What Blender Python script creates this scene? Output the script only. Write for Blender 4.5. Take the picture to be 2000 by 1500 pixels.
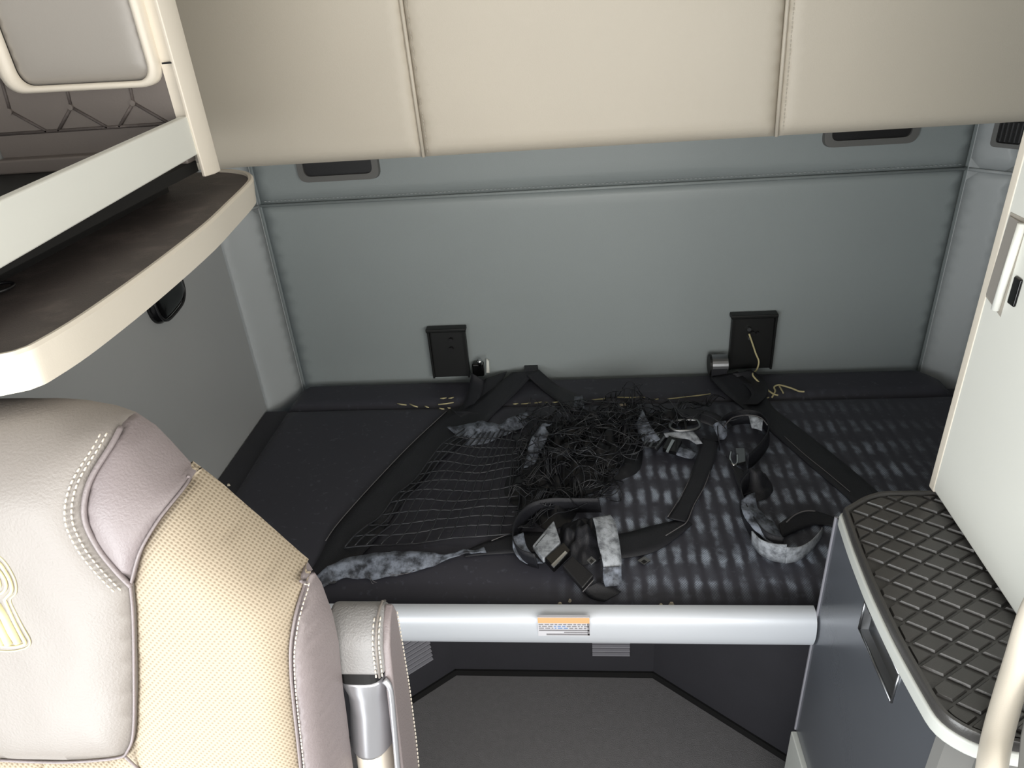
import bpy, bmesh, math, random
from mathutils import Vector, Matrix, noise
from mathutils.geometry import delaunay_2d_cdt

sc = bpy.context.scene
for o in list(bpy.data.objects):
    bpy.data.objects.remove(o)
COL = sc.collection
random.seed(7)

# ------------------------------------------------------------------ camera
HC = 1.78                                   # eye height above the sleeper floor
F, CX, CY = 1400.0, 1000.0, 750.0           # focal length / centre in pixels of 2000x1500
def cam_axes():
    d = Vector((1204 - CX, 3238 - CY, F)).normalized()          # world down, in camera (x right, y down, z ahead)
    ax = 1117 - CX
    a = Vector((ax, -(ax * d.x + F * d.z) / d.y, F)).normalized()  # world +Y (towards the rear wall)
    r = d.cross(a).normalized()                                  # world +X
    return r, a, -d
AX, AY, AZ = cam_axes()
EYE = Vector((0, 0, HC))
cam_d = bpy.data.cameras.new('camera')
cam = bpy.data.objects.new('camera', cam_d)
COL.objects.link(cam)
cam_d.sensor_fit = 'HORIZONTAL'
cam_d.sensor_width = 36.0
cam_d.lens = F / 2000.0 * 36.0
cam_d.clip_start = 0.02
Rm = Matrix((AX, AY, AZ))                   # rows: world axes in camera coords -> maps camera to world
right, down, ahead = (Rm @ Vector(v) for v in ((1, 0, 0), (0, 1, 0), (0, 0, 1)))
M = Matrix((right, -down, -ahead)).transposed().to_4x4()
M.translation = EYE
cam.matrix_world = M
sc.camera = cam

# ------------------------------------------------------------------ world, light, exposure
world = bpy.data.worlds.new('world'); sc.world = world
world.use_nodes = True
wn = world.node_tree.nodes['Background']
wn.inputs[0].default_value = (0.80, 0.90, 1.0, 1)
wn.inputs[1].default_value = 1.0
def area(name, loc, target, sx, sy, power, col):
    l = bpy.data.lights.new(name, 'AREA'); l.shape = 'RECTANGLE'
    l.size, l.size_y, l.energy, l.color = sx, sy, power, col
    o = bpy.data.objects.new(name, l); COL.objects.link(o)
    o.location = loc
    o.rotation_euler = (Vector(target) - Vector(loc)).to_track_quat('-Z', 'Y').to_euler()
    return o
# daylight coming in through the windscreen and the two door windows
area('windscreen_daylight', (0.05, -1.22, 1.46), (0.05, 1.2, 1.26), 2.0, 0.85, 32, (1.0, 0.96, 0.90))
area('open_door_daylight', (-1.05, -0.50, 0.92), (0.3, 0.45, 1.10), 0.9, 1.25, 30, (0.97, 1.0, 1.0))
area('door_window_daylight', (1.14, -0.45, 1.55), (-0.5, 0.8, 1.0), 0.85, 0.75, 14, (1.0, 0.94, 0.84))
sc.view_settings.view_transform = 'Standard'
sc.view_settings.look = 'None'
sc.view_settings.exposure = 0.25
sc.view_settings.gamma = 1.0
sc.view_settings.use_curve_mapping = False

# ------------------------------------------------------------------ pixel -> point on a real plane
def ray(px, py):
    v = Vector((px - CX, py - CY, F))
    return Rm @ v
def onz(px, py, z):
    r = ray(px, py); return EYE + r * ((z - HC) / r.z)
def ony(px, py, y):
    r = ray(px, py); return EYE + r * (y / r.y)
def onx(px, py, x):
    r = ray(px, py); return EYE + r * (x / r.x)
def onplane(px, py, p0, n):
    r = ray(px, py); return EYE + r * ((Vector(p0) - EYE).dot(n) / r.dot(n))

# ------------------------------------------------------------------ materials
def srgb(r, g, b):
    f = lambda c: ((c / 255 + 0.055) / 1.055) ** 2.4 if c > 10 else c / 255 / 12.92
    return (f(r), f(g), f(b), 1)
def nodes_of(m):
    m.use_nodes = True
    nt = m.node_tree
    return nt, nt.nodes, nt.links, nt.nodes['Principled BSDF']
def mat(name, col, rough=0.5, metal=0.0, var=0.06, vscale=6.0, bump=0.0, bscale=300.0, coat=0.0, spec=0.5, sheen=0.0):
    m = bpy.data.materials.new(name)
    nt, N, L, b = nodes_of(m)
    b.inputs['Roughness'].default_value = rough
    b.inputs['Metallic'].default_value = metal
    b.inputs['Specular IOR Level'].default_value = spec
    if coat: b.inputs['Coat Weight'].default_value = coat
    if sheen: b.inputs['Sheen Weight'].default_value = sheen
    tc = N.new('ShaderNodeTexCoord')
    nz = N.new('ShaderNodeTexNoise'); nz.inputs['Scale'].default_value = vscale; nz.inputs['Detail'].default_value = 5
    L.new(tc.outputs['Object'], nz.inputs['Vector'])
    mx = N.new('ShaderNodeMix'); mx.data_type = 'RGBA'
    mx.inputs[6].default_value = tuple(c * (1 - var) for c in col[:3]) + (1,)
    mx.inputs[7].default_value = tuple(min(1, c * (1 + var)) for c in col[:3]) + (1,)
    L.new(nz.outputs['Fac'], mx.inputs[0])
    L.new(mx.outputs[2], b.inputs['Base Color'])
    if bump:
        n2 = N.new('ShaderNodeTexNoise'); n2.inputs['Scale'].default_value = bscale; n2.inputs['Detail'].default_value = 3
        L.new(tc.outputs['Object'], n2.inputs['Vector'])
        bp = N.new('ShaderNodeBump'); bp.inputs['Strength'].default_value = bump; bp.inputs['Distance'].default_value = 0.002
        L.new(n2.outputs['Fac'], bp.inputs['Height'])
        L.new(bp.outputs['Normal'], b.inputs['Normal'])
    return m
MT = {}
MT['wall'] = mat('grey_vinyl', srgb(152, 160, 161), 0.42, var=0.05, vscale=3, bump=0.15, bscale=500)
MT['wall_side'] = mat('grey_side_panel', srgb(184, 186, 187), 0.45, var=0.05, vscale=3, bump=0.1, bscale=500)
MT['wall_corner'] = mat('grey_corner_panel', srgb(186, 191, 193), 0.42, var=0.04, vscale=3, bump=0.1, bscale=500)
MT['cream'] = mat('cream_vinyl', srgb(216, 208, 193), 0.5, var=0.03, vscale=4, bump=0.12, bscale=450)
MT['white'] = mat('white_laminate', srgb(238, 239, 232), 0.4, var=0.02, vscale=5)
MT['white_plastic'] = mat('cream_plastic', srgb(232, 224, 210), 0.42, var=0.02, vscale=5, bump=0.05, bscale=600)
MT['grey_cream'] = mat('taupe_plastic', srgb(176, 170, 160), 0.5, var=0.04, vscale=6, bump=0.1, bscale=500)
MT['panel_grey'] = mat('grey_door_panel', srgb(160, 155, 149), 0.35, var=0.05, vscale=5, bump=0.06)
MT['taupe_dark'] = mat('brown_grey_panel', srgb(112, 105, 101), 0.5, var=0.06, vscale=8, bump=0.1)
MT['black'] = mat('black_plastic', srgb(30, 30, 32), 0.4, var=0.08, vscale=20, bump=0.1)
MT['black_gloss'] = mat('gloss_black_plastic', srgb(12, 12, 13), 0.2, var=0.05)
MT['bracket'] = mat('black_bracket_paint', srgb(12, 14, 14), 0.5, var=0.2, vscale=30, bump=0.1)
MT['chrome'] = mat('bright_metal', srgb(205, 208, 210), 0.2, metal=1.0, var=0.02)
MT['steel'] = mat('dull_metal', srgb(150, 152, 155), 0.35, metal=1.0, var=0.05)
MT['rail'] = mat('silver_paint', srgb(210, 215, 222), 0.42, metal=0.2, var=0.01, vscale=3)
MT['seat_leather'] = mat('grey_leather', srgb(138, 132, 127), 0.45, var=0.04, vscale=9, bump=0.25, bscale=380)
MT['seat_leather_dark'] = mat('taupe_leather', srgb(136, 127, 128), 0.45, var=0.05, vscale=9, bump=0.3, bscale=380)
MT['arm_leather'] = mat('grained_grey_leather', srgb(148, 147, 147), 0.42, var=0.05, vscale=9, bump=0.5, bscale=420)
MT['silver_plastic'] = mat('silver_plastic', srgb(186, 187, 192), 0.32, metal=0.65, var=0.02)
MT['thread_cream'] = mat('cream_thread', srgb(215, 208, 196), 0.7, var=0.04)
MT['emblem'] = mat('pale_yellow_embroidery', srgb(222, 214, 172), 0.6, var=0.03)
MT['cab_face'] = mat('blue_grey_gloss_panel', srgb(104, 108, 115), 0.22, metal=0.35, var=0.05, vscale=4, bump=0.02)
MT['cab_trim'] = mat('pale_grey_trim', srgb(205, 208, 203), 0.4, var=0.02)
MT['cab_grey'] = mat('cabinet_grey', srgb(108, 108, 106), 0.5, var=0.03)
MT['mat'] = mat('charcoal_rubber', srgb(66, 65, 64), 0.28, var=0.05, vscale=15, bump=0.12, bscale=500)
MT['mat_edge'] = mat('charcoal_rubber_edge', srgb(84, 82, 84), 0.4, var=0.05, vscale=15, bump=0.1)
MT['carpet'] = mat('charcoal_carpet', srgb(122, 121, 123), 0.95, var=0.16, vscale=60, bump=0.9, bscale=420)
MT['bay'] = mat('dark_bay_panel', srgb(52, 52, 58), 0.7, var=0.12, vscale=14, bump=0.2)
MT['gap'] = mat('black_rubber_gap', srgb(16, 16, 17), 0.7, var=0.05)
MT['slat'] = mat('grey_slat', srgb(150, 150, 158), 0.45, var=0.03)
MT['strap'] = mat('black_webbing', srgb(31, 32, 38), 0.5, var=0.25, vscale=25, bump=0.5, bscale=700)
def dusty(name, dark, pale, lo, hi, scale):
    """webbing rubbed pale in blotches"""
    m = mat(name, pale, 0.55, var=0.0, bump=0.5, bscale=650)
    nt, N, L, b = nodes_of(m)
    tc = N.new('ShaderNodeTexCoord'); nz = N.new('ShaderNodeTexNoise')
    nz.inputs['Scale'].default_value = scale; nz.inputs['Detail'].default_value = 6; nz.inputs['Roughness'].default_value = 0.65
    L.new(tc.outputs['Object'], nz.inputs['Vector'])
    rp = N.new('ShaderNodeValToRGB')
    rp.color_ramp.elements[0].position = lo; rp.color_ramp.elements[0].color = dark
    rp.color_ramp.elements[1].position = hi; rp.color_ramp.elements[1].color = pale
    L.new(nz.outputs['Fac'], rp.inputs[0]); L.new(rp.outputs[0], b.inputs['Base Color'])
    return m
MT['tray'] = dusty('dark_brown_tray', srgb(84, 77, 75), srgb(124, 114, 110), .50, .80, 14)
MT['strap_dusty'] = dusty('dusty_grey_webbing', srgb(52, 55, 62), srgb(138, 146, 160), .38, .62, 42)
MT['strap_pale'] = dusty('pale_grey_webbing', srgb(104, 108, 114), srgb(182, 188, 196), .34, .58, 55)
MT['strap_edge'] = mat('webbing_edge', srgb(104, 102, 104), 0.6, var=0.1, vscale=40)
MT['net'] = mat('black_netting', srgb(24, 25, 29), 0.4, var=0.25, vscale=25)
MT['net_painted_sheen'] = mat('black_netting_painted_sheen', srgb(46, 48, 53), 0.35, var=0.3, vscale=30)  # sheen on the netting put into a lighter base colour
MT['cord_painted_sheen'] = mat('pale_cord_painted_sheen', srgb(70, 72, 76), 0.35, var=0.3, vscale=40)  # glints on the cords put into a paler base colour
MT['twine'] = mat('yellowed_twine', srgb(205, 195, 150), 0.8, var=0.2, vscale=40)
MT['crumb'] = mat('pale_crumb', srgb(200, 190, 170), 0.9, var=0.2, vscale=100)
MT['orange'] = mat('orange_print', srgb(238, 186, 134), 0.5, var=0.03)
MT['print_grey'] = mat('grey_print', srgb(140, 139, 143), 0.5, var=0.1, vscale=200)
MT['print_blue'] = mat('blue_print', srgb(120, 150, 196), 0.5, var=0.08, vscale=200)
MT['sticker'] = mat('sticker_paper', srgb(214, 214, 220), 0.5, var=0.03)

def fabric_perforated():
    m = bpy.data.materials.new('perforated_beige_fabric')
    nt, N, L, b = nodes_of(m)
    b.inputs['Roughness'].default_value = 0.75
    tc = N.new('ShaderNodeTexCoord')
    vo = N.new('ShaderNodeTexVoronoi'); vo.feature = 'F1'; vo.inputs['Randomness'].default_value = 0.0
    mp = N.new('ShaderNodeMapping'); mp.inputs['Rotation'].default_value = (0, math.radians(45), 0)
    mp.inputs['Scale'].default_value = (215, 0.001, 215)
    sp = N.new('ShaderNodeSeparateXYZ'); cb = N.new('ShaderNodeCombineXYZ')
    L.new(tc.outputs['Object'], sp.inputs[0])
    for ch in (0, 2):        # follow the cloth where it rolls backwards over the edge
        ma = N.new('ShaderNodeMath'); ma.operation = 'MULTIPLY_ADD'; ma.inputs[1].default_value = 0.7
        L.new(sp.outputs[1], ma.inputs[0]); L.new(sp.outputs[ch], ma.inputs[2]); L.new(ma.outputs[0], cb.inputs[ch])
    L.new(cb.outputs[0], mp.inputs[0]); L.new(mp.outputs[0], vo.inputs['Vector'])
    vo.inputs['Scale'].default_value = 1.0
    rp = N.new('ShaderNodeValToRGB')
    rp.color_ramp.elements[0].position = 0.16; rp.color_ramp.elements[0].color = srgb(140, 126, 106)
    rp.color_ramp.elements[1].position = 0.36; rp.color_ramp.elements[1].color = srgb(176, 163, 143)
    L.new(vo.outputs['Distance'], rp.inputs[0]); L.new(rp.outputs[0], b.inputs['Base Color'])
    bp = N.new('ShaderNodeBump'); bp.inputs['Strength'].default_value = 0.6; bp.inputs['Distance'].default_value = 0.0015
    L.new(vo.outputs['Distance'], bp.inputs['Height']); L.new(bp.outputs['Normal'], b.inputs['Normal'])
    return m
MT['fabric'] = fabric_perforated()

def mattress_cloth():
    """dark coated cloth; on the used side it is worn pale in short rows (a wear pattern of the cloth itself)"""
    m = bpy.data.materials.new('worn_black_mattress_cloth')
    nt, N, L, b = nodes_of(m)
    tc = N.new('ShaderNodeTexCoord')
    sp = N.new('ShaderNodeSeparateXYZ'); L.new(tc.outputs['Object'], sp.inputs[0])
    def math_(op, a, bb=None, clamp=False):
        n = N.new('ShaderNodeMath'); n.operation = op; n.use_clamp = clamp
        for i, v in enumerate((a, bb)):
            if v is None: continue
            if isinstance(v, (int, float)): n.inputs[i].default_value = v
            else: L.new(v, n.inputs[i])
        return n.outputs[0]
    def ramp(v, lo, hi):
        r = N.new('ShaderNodeMapRange'); r.interpolation_type = 'SMOOTHSTEP'
        r.inputs[1].default_value = lo; r.inputs[2].default_value = hi
        L.new(v, r.inputs[0]); return r.outputs[0]
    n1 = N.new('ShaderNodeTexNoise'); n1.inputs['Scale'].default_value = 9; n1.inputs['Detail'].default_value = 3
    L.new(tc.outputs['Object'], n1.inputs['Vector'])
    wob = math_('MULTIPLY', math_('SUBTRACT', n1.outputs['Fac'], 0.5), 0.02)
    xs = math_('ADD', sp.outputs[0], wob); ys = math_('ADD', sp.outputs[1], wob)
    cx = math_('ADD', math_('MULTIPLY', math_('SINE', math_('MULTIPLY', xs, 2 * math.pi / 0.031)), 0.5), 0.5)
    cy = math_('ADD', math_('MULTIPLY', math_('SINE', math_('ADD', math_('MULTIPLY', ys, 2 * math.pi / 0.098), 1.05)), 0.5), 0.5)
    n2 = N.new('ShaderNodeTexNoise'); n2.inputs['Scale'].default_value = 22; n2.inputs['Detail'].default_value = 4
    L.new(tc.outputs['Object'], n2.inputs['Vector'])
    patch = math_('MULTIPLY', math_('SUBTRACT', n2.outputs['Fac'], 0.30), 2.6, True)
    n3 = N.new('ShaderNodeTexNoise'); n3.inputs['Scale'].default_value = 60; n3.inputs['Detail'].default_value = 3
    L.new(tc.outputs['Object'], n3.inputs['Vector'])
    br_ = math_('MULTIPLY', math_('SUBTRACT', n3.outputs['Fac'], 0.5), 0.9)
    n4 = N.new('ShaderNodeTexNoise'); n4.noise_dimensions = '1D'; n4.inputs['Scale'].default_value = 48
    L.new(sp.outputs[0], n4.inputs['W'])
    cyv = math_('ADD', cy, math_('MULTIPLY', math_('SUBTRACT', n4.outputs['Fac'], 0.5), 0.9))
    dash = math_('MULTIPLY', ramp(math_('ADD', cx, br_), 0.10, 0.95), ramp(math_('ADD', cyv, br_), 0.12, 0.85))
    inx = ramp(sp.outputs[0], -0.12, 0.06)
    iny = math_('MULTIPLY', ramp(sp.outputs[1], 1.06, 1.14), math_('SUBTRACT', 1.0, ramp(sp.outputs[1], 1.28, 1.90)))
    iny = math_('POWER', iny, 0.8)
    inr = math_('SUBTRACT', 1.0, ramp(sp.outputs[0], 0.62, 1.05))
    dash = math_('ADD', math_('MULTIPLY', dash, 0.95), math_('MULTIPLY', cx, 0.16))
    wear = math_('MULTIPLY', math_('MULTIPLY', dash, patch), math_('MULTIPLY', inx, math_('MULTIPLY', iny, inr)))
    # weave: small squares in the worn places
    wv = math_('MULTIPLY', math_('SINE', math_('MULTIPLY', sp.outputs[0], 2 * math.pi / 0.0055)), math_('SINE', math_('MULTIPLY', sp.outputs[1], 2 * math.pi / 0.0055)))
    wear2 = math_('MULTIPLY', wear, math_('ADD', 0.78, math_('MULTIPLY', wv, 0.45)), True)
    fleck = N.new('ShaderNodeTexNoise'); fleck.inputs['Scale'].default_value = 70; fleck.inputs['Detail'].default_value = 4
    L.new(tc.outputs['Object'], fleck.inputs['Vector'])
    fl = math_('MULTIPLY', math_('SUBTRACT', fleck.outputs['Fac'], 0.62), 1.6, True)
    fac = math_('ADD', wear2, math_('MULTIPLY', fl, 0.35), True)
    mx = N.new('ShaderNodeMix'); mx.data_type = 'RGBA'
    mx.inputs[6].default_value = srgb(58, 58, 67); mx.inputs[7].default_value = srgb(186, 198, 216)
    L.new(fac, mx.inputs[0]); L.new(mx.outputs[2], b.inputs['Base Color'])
    b.inputs['Roughness'].default_value = 0.6
    bp = N.new('ShaderNodeBump'); bp.inputs['Strength'].default_value = 0.4; bp.inputs['Distance'].default_value = 0.003
    L.new(wear2, bp.inputs['Height']); L.new(bp.outputs['Normal'], b.inputs['Normal'])
    return m
MT['mattress'] = mattress_cloth()

# ------------------------------------------------------------------ mesh helpers
class MB:
    def __init__(s): s.v = []; s.f = []
    def add(s, verts, faces):
        o = len(s.v); s.v += [tuple(v) for v in verts]; s.f += [tuple(i + o for i in f) for f in faces]; return s
    def box(s, x0, x1, y0, y1, z0, z1):
        v = [(x, y, z) for z in (z0, z1) for y in (y0, y1) for x in (x0, x1)]
        return s.add(v, [(0, 2, 3, 1), (4, 5, 7, 6), (0, 1, 5, 4), (2, 6, 7, 3), (0, 4, 6, 2), (1, 3, 7, 5)])
    def prism(s, pts, off):
        """closed polygon pts (3D) extruded by vector off"""
        n = len(pts); off = Vector(off); pts = [Vector(p) for p in pts]
        v = pts + [p + off for p in pts]
        return s.add(v, [tuple(range(n))[::-1], tuple(range(n, 2 * n))] + [(i, (i + 1) % n, n + (i + 1) % n, n + i) for i in range(n)])
    def tube(s, pts, r, n=6, cap=True, closed=False):
        pts = [Vector(p) for p in pts]; k = len(pts)
        rs = r if isinstance(r, (list, tuple)) else [r] * k
        up = None; rings = []
        for i, p in enumerate(pts):
            t = (pts[(i + 1) % k] - pts[i - 1]) if closed else (pts[min(i + 1, k - 1)] - pts[max(i - 1, 0)])
            if t.length < 1e-9: t = Vector((0, 0, 1))
            t.normalize()
            if up is None:
                up = Vector((0, 0, 1)) if abs(t.z) < 0.9 else Vector((1, 0, 0))
            up = (up - t * up.dot(t))
            if up.length < 1e-6: up = t.orthogonal()
            up.normalize(); sd = t.cross(up)
            rings.append([p + (up * math.cos(2 * math.pi * j / n) + sd * math.sin(2 * math.pi * j / n)) * rs[i] for j in range(n)])
        o = len(s.v)
        for rg in rings: s.v += [tuple(q) for q in rg]
        m = k if closed else k - 1
        for i in range(m):
            a, b_ = o + i * n, o + ((i + 1) % k) * n
            for j in range(n):
                s.f.append((a + j, a + (j + 1) % n, b_ + (j + 1) % n, b_ + j))
        if cap and not closed:
            s.f.append(tuple(o + j for j in range(n))[::-1]); s.f.append(tuple(o + (k - 1) * n + j for j in range(n)))
        return s
def link(name, mesh, m, parent=None, smooth=False):
    o = bpy.data.objects.new(name, mesh); COL.objects.link(o)
    if m is not None and not mesh.materials: mesh.materials.append(m)
    if smooth:
        for p in mesh.polygons: p.use_smooth = True
    if parent is not None:
        o.parent = parent
        o.matrix_parent_inverse = Matrix.Translation(parent_loc(parent)).inverted()
    return o
def parent_loc(p):
    v = Vector(p.location)
    return v
def build(name, mb, m, parent=None, smooth=False, bevel=0.0, seg=3, sub=0, fix=True):
    me = bpy.data.meshes.new(name); me.from_pydata(mb.v, [], mb.f); me.update()
    if fix:
        bm = bmesh.new(); bm.from_mesh(me); bmesh.ops.recalc_face_normals(bm, faces=bm.faces); bm.to_mesh(me); bm.free()
    o = link(name, me, m, parent, smooth or bevel > 0)
    if bevel:
        b = o.modifiers.new('bevel', 'BEVEL'); b.width = bevel; b.segments = seg; b.limit_method = 'ANGLE'; b.angle_limit = math.radians(35)
        b.harden_normals = False
        w = o.modifiers.new('wn', 'WEIGHTED_NORMAL'); w.keep_sharp = True
    if sub:
        s = o.modifiers.new('sub', 'SUBSURF'); s.levels = s.render_levels = sub
    return o
def tag(o, label=None, cat=None, group=None, kind=None):
    if label: o['label'] = label
    if cat: o['category'] = cat
    if group: o['group'] = group
    if kind: o['kind'] = kind
    return o
def thing(name, loc, label, cat, group=None):
    e = bpy.data.objects.new(name, None); e.empty_display_size = 0.05
    e.location = loc; COL.objects.link(e)
    return tag(e, label, cat, group)
def struct(o):
    o['kind'] = 'structure'; return o
def catmull(pts, per=6, closed=False):
    pts = [Vector(p) for p in pts]; n = len(pts); out = []
    rng = range(n if closed else n - 1)
    for i in rng:
        if closed: p0, p1, p2, p3 = pts[i - 1], pts[i], pts[(i + 1) % n], pts[(i + 2) % n]
        else: p0, p1, p2, p3 = pts[max(i - 1, 0)], pts[i], pts[i + 1], pts[min(i + 2, n - 1)]
        for k in range(per):
            t = k / per
            out.append(0.5 * ((2 * p1) + (p2 - p0) * t + (2 * p0 - 5 * p1 + 4 * p2 - p3) * t * t + (3 * p1 - p0 - 3 * p2 + p3) * t ** 3))
    if not closed: out.append(pts[-1].copy())
    return out
def round_poly(pts, r, seg=6):
    """2D polygon with rounded corners; r may be a list"""
    n = len(pts); out = []
    for i in range(n):
        p, a, c = Vector(pts[i]), Vector(pts[i - 1]), Vector(pts[(i + 1) % n])
        rr = r[i] if isinstance(r, (list, tuple)) else r
        if rr <= 0: out.append(p); continue
        d1, d2 = (a - p), (c - p)
        l = min(rr, d1.length * 0.48, d2.length * 0.48)
        s, e = p + d1.normalized() * l, p + d2.normalized() * l
        for k in range(seg + 1):
            t = k / seg
            out.append(s * (1 - t) ** 2 + p * 2 * t * (1 - t) + e * t * t)
    return out
def seg_dist(p, poly, closed=True):
    best = 1e9; n = len(poly)
    for i in range(n if closed else n - 1):
        a, b = poly[i], poly[(i + 1) % n]
        ab = b - a; l2 = ab.length_squared
        t = 0 if l2 == 0 else max(0, min(1, (p - a).dot(ab) / l2))
        d = (p - (a + ab * t)).length
        if d < best: best = d
    return best
def inside(p, poly):
    c = False; n = len(poly); j = n - 1
    for i in range(n):
        a, b = poly[i], poly[j]
        if (a.y > p.y) != (b.y > p.y) and p.x < (b.x - a.x) * (p.y - a.y) / (b.y - a.y) + a.x: c = not c
        j = i
    return c
def resample(poly, step):
    out = []; n = len(poly)
    for i in range(n):
        a, b = poly[i], poly[(i + 1) % n]
        k = max(1, int((b - a).length / step + 0.5))
        for j in range(k): out.append(a + (b - a) * (j / k))
    return out
def zone(name, poly, place, height, step, m, parent, skirt=None, smooth=True):
    """fill a 2D outline with a fine mesh; place(u,v,h) gives the 3D point, height(p2,d) the puff at distance d from the edge;
    skirt: vector along which the border is drawn back so that the piece has thickness"""
    poly = [Vector((p[0], p[1])) for p in poly]
    bd = resample(poly, step)
    xs = [p.x for p in bd]; ys = [p.y for p in bd]
    pts = list(bd)
    y = min(ys) + step * 0.5; row = 0
    while y < max(ys):
        x = min(xs) + step * (0.5 if row % 2 else 0.0)
        while x < max(xs):
            p = Vector((x, y))
            if inside(p, bd) and seg_dist(p, bd) > step * 0.55: pts.append(p)
            x += step
        y += step * 0.866; row += 1
    nb = len(bd)
    res = delaunay_2d_cdt(pts, [(i, (i + 1) % nb) for i in range(nb)], [list(range(nb))], 1, 1e-7)
    vs, fs = res[0], res[2]
    V = []
    for p in vs:
        d = seg_dist(p, bd)
        V.append(Vector(place(p.x, p.y, height(p, d))))
    mb = MB(); mb.add(V, fs)
    if skirt is not None:
        cnt = {}
        for f in fs:
            for i in range(len(f)):
                e = (f[i], f[(i + 1) % len(f)])
                cnt[tuple(sorted(e))] = cnt.get(tuple(sorted(e)), 0) + 1
        used = {}
        sk = Vector(skirt)
        for f in list(fs):
            for i in range(len(f)):
                e = (f[i], f[(i + 1) % len(f)])
                if cnt[tuple(sorted(e))] == 1:
                    for q in e:
                        if q not in used:
                            used[q] = len(mb.v); mb.v.append(tuple(V[q] + sk))
                    mb.f.append((e[1], e[0], used[e[0]], used[e[1]]))
    return build(name, mb, m, parent, smooth=smooth)
def stitches(name, path, m, parent, pitch=0.007, length=0.0045, r=0.0009, n=5):
    """a row of short thread stitches along a polyline"""
    P = [Vector(p) for p in path]; acc = 0; mb = MB()
    want = pitch * 0.5
    for a, b in zip(P, P[1:]):
        L = (b - a).length
        if L < 1e-9: continue
        d = (b - a) / L
        while want < acc + L:
            c = a + d * (want - acc)
            mb.tube([c - d * length * .5, c - d * length * .3, c + d * length * .3, c + d * length * .5], [r * .5, r, r, r * .5], n)
            want += pitch
        acc += L
    o = build(name, mb, m, parent, smooth=True)
    o['kind'] = 'stuff'
    return o

# ================================================================== STRUCTURE
XL, XR, YB = -1.0, 1.105, 2.008          # left wall, right wall, rear wall
YF, ZC = -1.30, 2.30                      # windscreen end, ceiling
ZM = 0.68                                 # mattress top
ZS = 1.262                                # seam in the rear wall
# floor (carpet)
struct(build('floor', MB().box(XL - .05, XR + .05, YF, YB + .05, -0.05, 0.0), MT['carpet']))
struct(build('ceiling', MB().box(XL - .05, XR + .05, YF, YB + .05, ZC, ZC + .05), MT['panel_grey']))
# left wall with an open doorway, right wall with a door-window opening, both ahead of the sleeper
def side_wall(name, x0, x1):
    mb = MB()
    mb.box(x0, x1, -0.02, 1.876 if x0 < 0 else 1.93, 0, ZC)
    mb.box(x0, x1, YF, -0.02, 0, 0.28 if x0 < 0 else 1.15)
    mb.box(x0, x1, YF, -0.02, 1.95, ZC)
    mb.box(x0, x1, YF, -0.98, 0.28 if x0 < 0 else 1.15, 1.95)
    return struct(build(name, mb, MT['wall_side']))
side_wall('wall_left', XL - .05, XL)
side_wall('wall_right', XR, XR + .05)
fw = MB()
fw.box(XL - .05, XR + .05, YF - .05, YF, 0, 0.95); fw.box(XL - .05, XR + .05, YF - .05, YF, 1.95, ZC)
fw.box(XL - .05, XL + .06, YF - .05, YF, 0.95, 1.95); fw.box(XR - .06, XR + .05, YF - .05, YF, 0.95, 1.95)
struct(build('wall_front', fw, MT['black']))
# rear wall: two upholstered fields with a welted seam between them
CL, CR = -0.918, 1.022
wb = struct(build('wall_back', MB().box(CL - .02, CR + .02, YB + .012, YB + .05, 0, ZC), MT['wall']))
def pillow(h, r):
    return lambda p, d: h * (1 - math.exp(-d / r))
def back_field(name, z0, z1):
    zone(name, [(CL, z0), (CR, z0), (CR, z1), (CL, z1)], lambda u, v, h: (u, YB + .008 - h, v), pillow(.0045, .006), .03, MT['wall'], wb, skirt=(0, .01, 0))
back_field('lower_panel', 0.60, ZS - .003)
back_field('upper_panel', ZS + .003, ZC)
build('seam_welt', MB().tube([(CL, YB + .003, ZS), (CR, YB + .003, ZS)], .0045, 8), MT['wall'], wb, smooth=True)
stitches('seam_stitching', [(CL + .01, YB + .0035, ZS + .012), (CR - .01, YB + .0035, ZS + .012)], MT['wall_corner'], wb, .012, .007, .0009)
# corner panels (45 degrees)
def corner_panel(name, a, b):
    A, B = Vector((a[0], a[1], 0)), Vector((b[0], b[1], 0))
    u = (B - A); w = u.length; u.normalize(); n = Vector((u.y, -u.x, 0))
    if n.y > 0: n = -n
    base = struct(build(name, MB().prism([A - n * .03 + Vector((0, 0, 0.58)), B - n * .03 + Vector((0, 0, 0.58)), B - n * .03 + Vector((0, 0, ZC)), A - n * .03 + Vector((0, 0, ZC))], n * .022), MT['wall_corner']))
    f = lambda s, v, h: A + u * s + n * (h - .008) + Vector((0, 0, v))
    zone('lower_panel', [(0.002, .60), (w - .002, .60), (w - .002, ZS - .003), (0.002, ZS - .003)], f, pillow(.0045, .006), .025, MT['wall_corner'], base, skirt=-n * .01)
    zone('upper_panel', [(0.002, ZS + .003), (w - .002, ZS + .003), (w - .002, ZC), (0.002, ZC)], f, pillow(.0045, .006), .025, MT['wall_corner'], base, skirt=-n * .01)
    build('seam_welt', MB().tube([A + u * .003 + Vector((0, 0, ZS)) - n * .005, B - u * .003 + Vector((0, 0, ZS)) - n * .005], .0045, 8), MT['wall_corner'], base, smooth=True)
    return A, u, n
corner_panel('wall_corner_left', (-1.003, 1.876), (-0.918, 2.004))
CRA, CRU, CRN = corner_panel('wall_corner_right', (1.022, 2.004), (1.105, 1.925))

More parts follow.
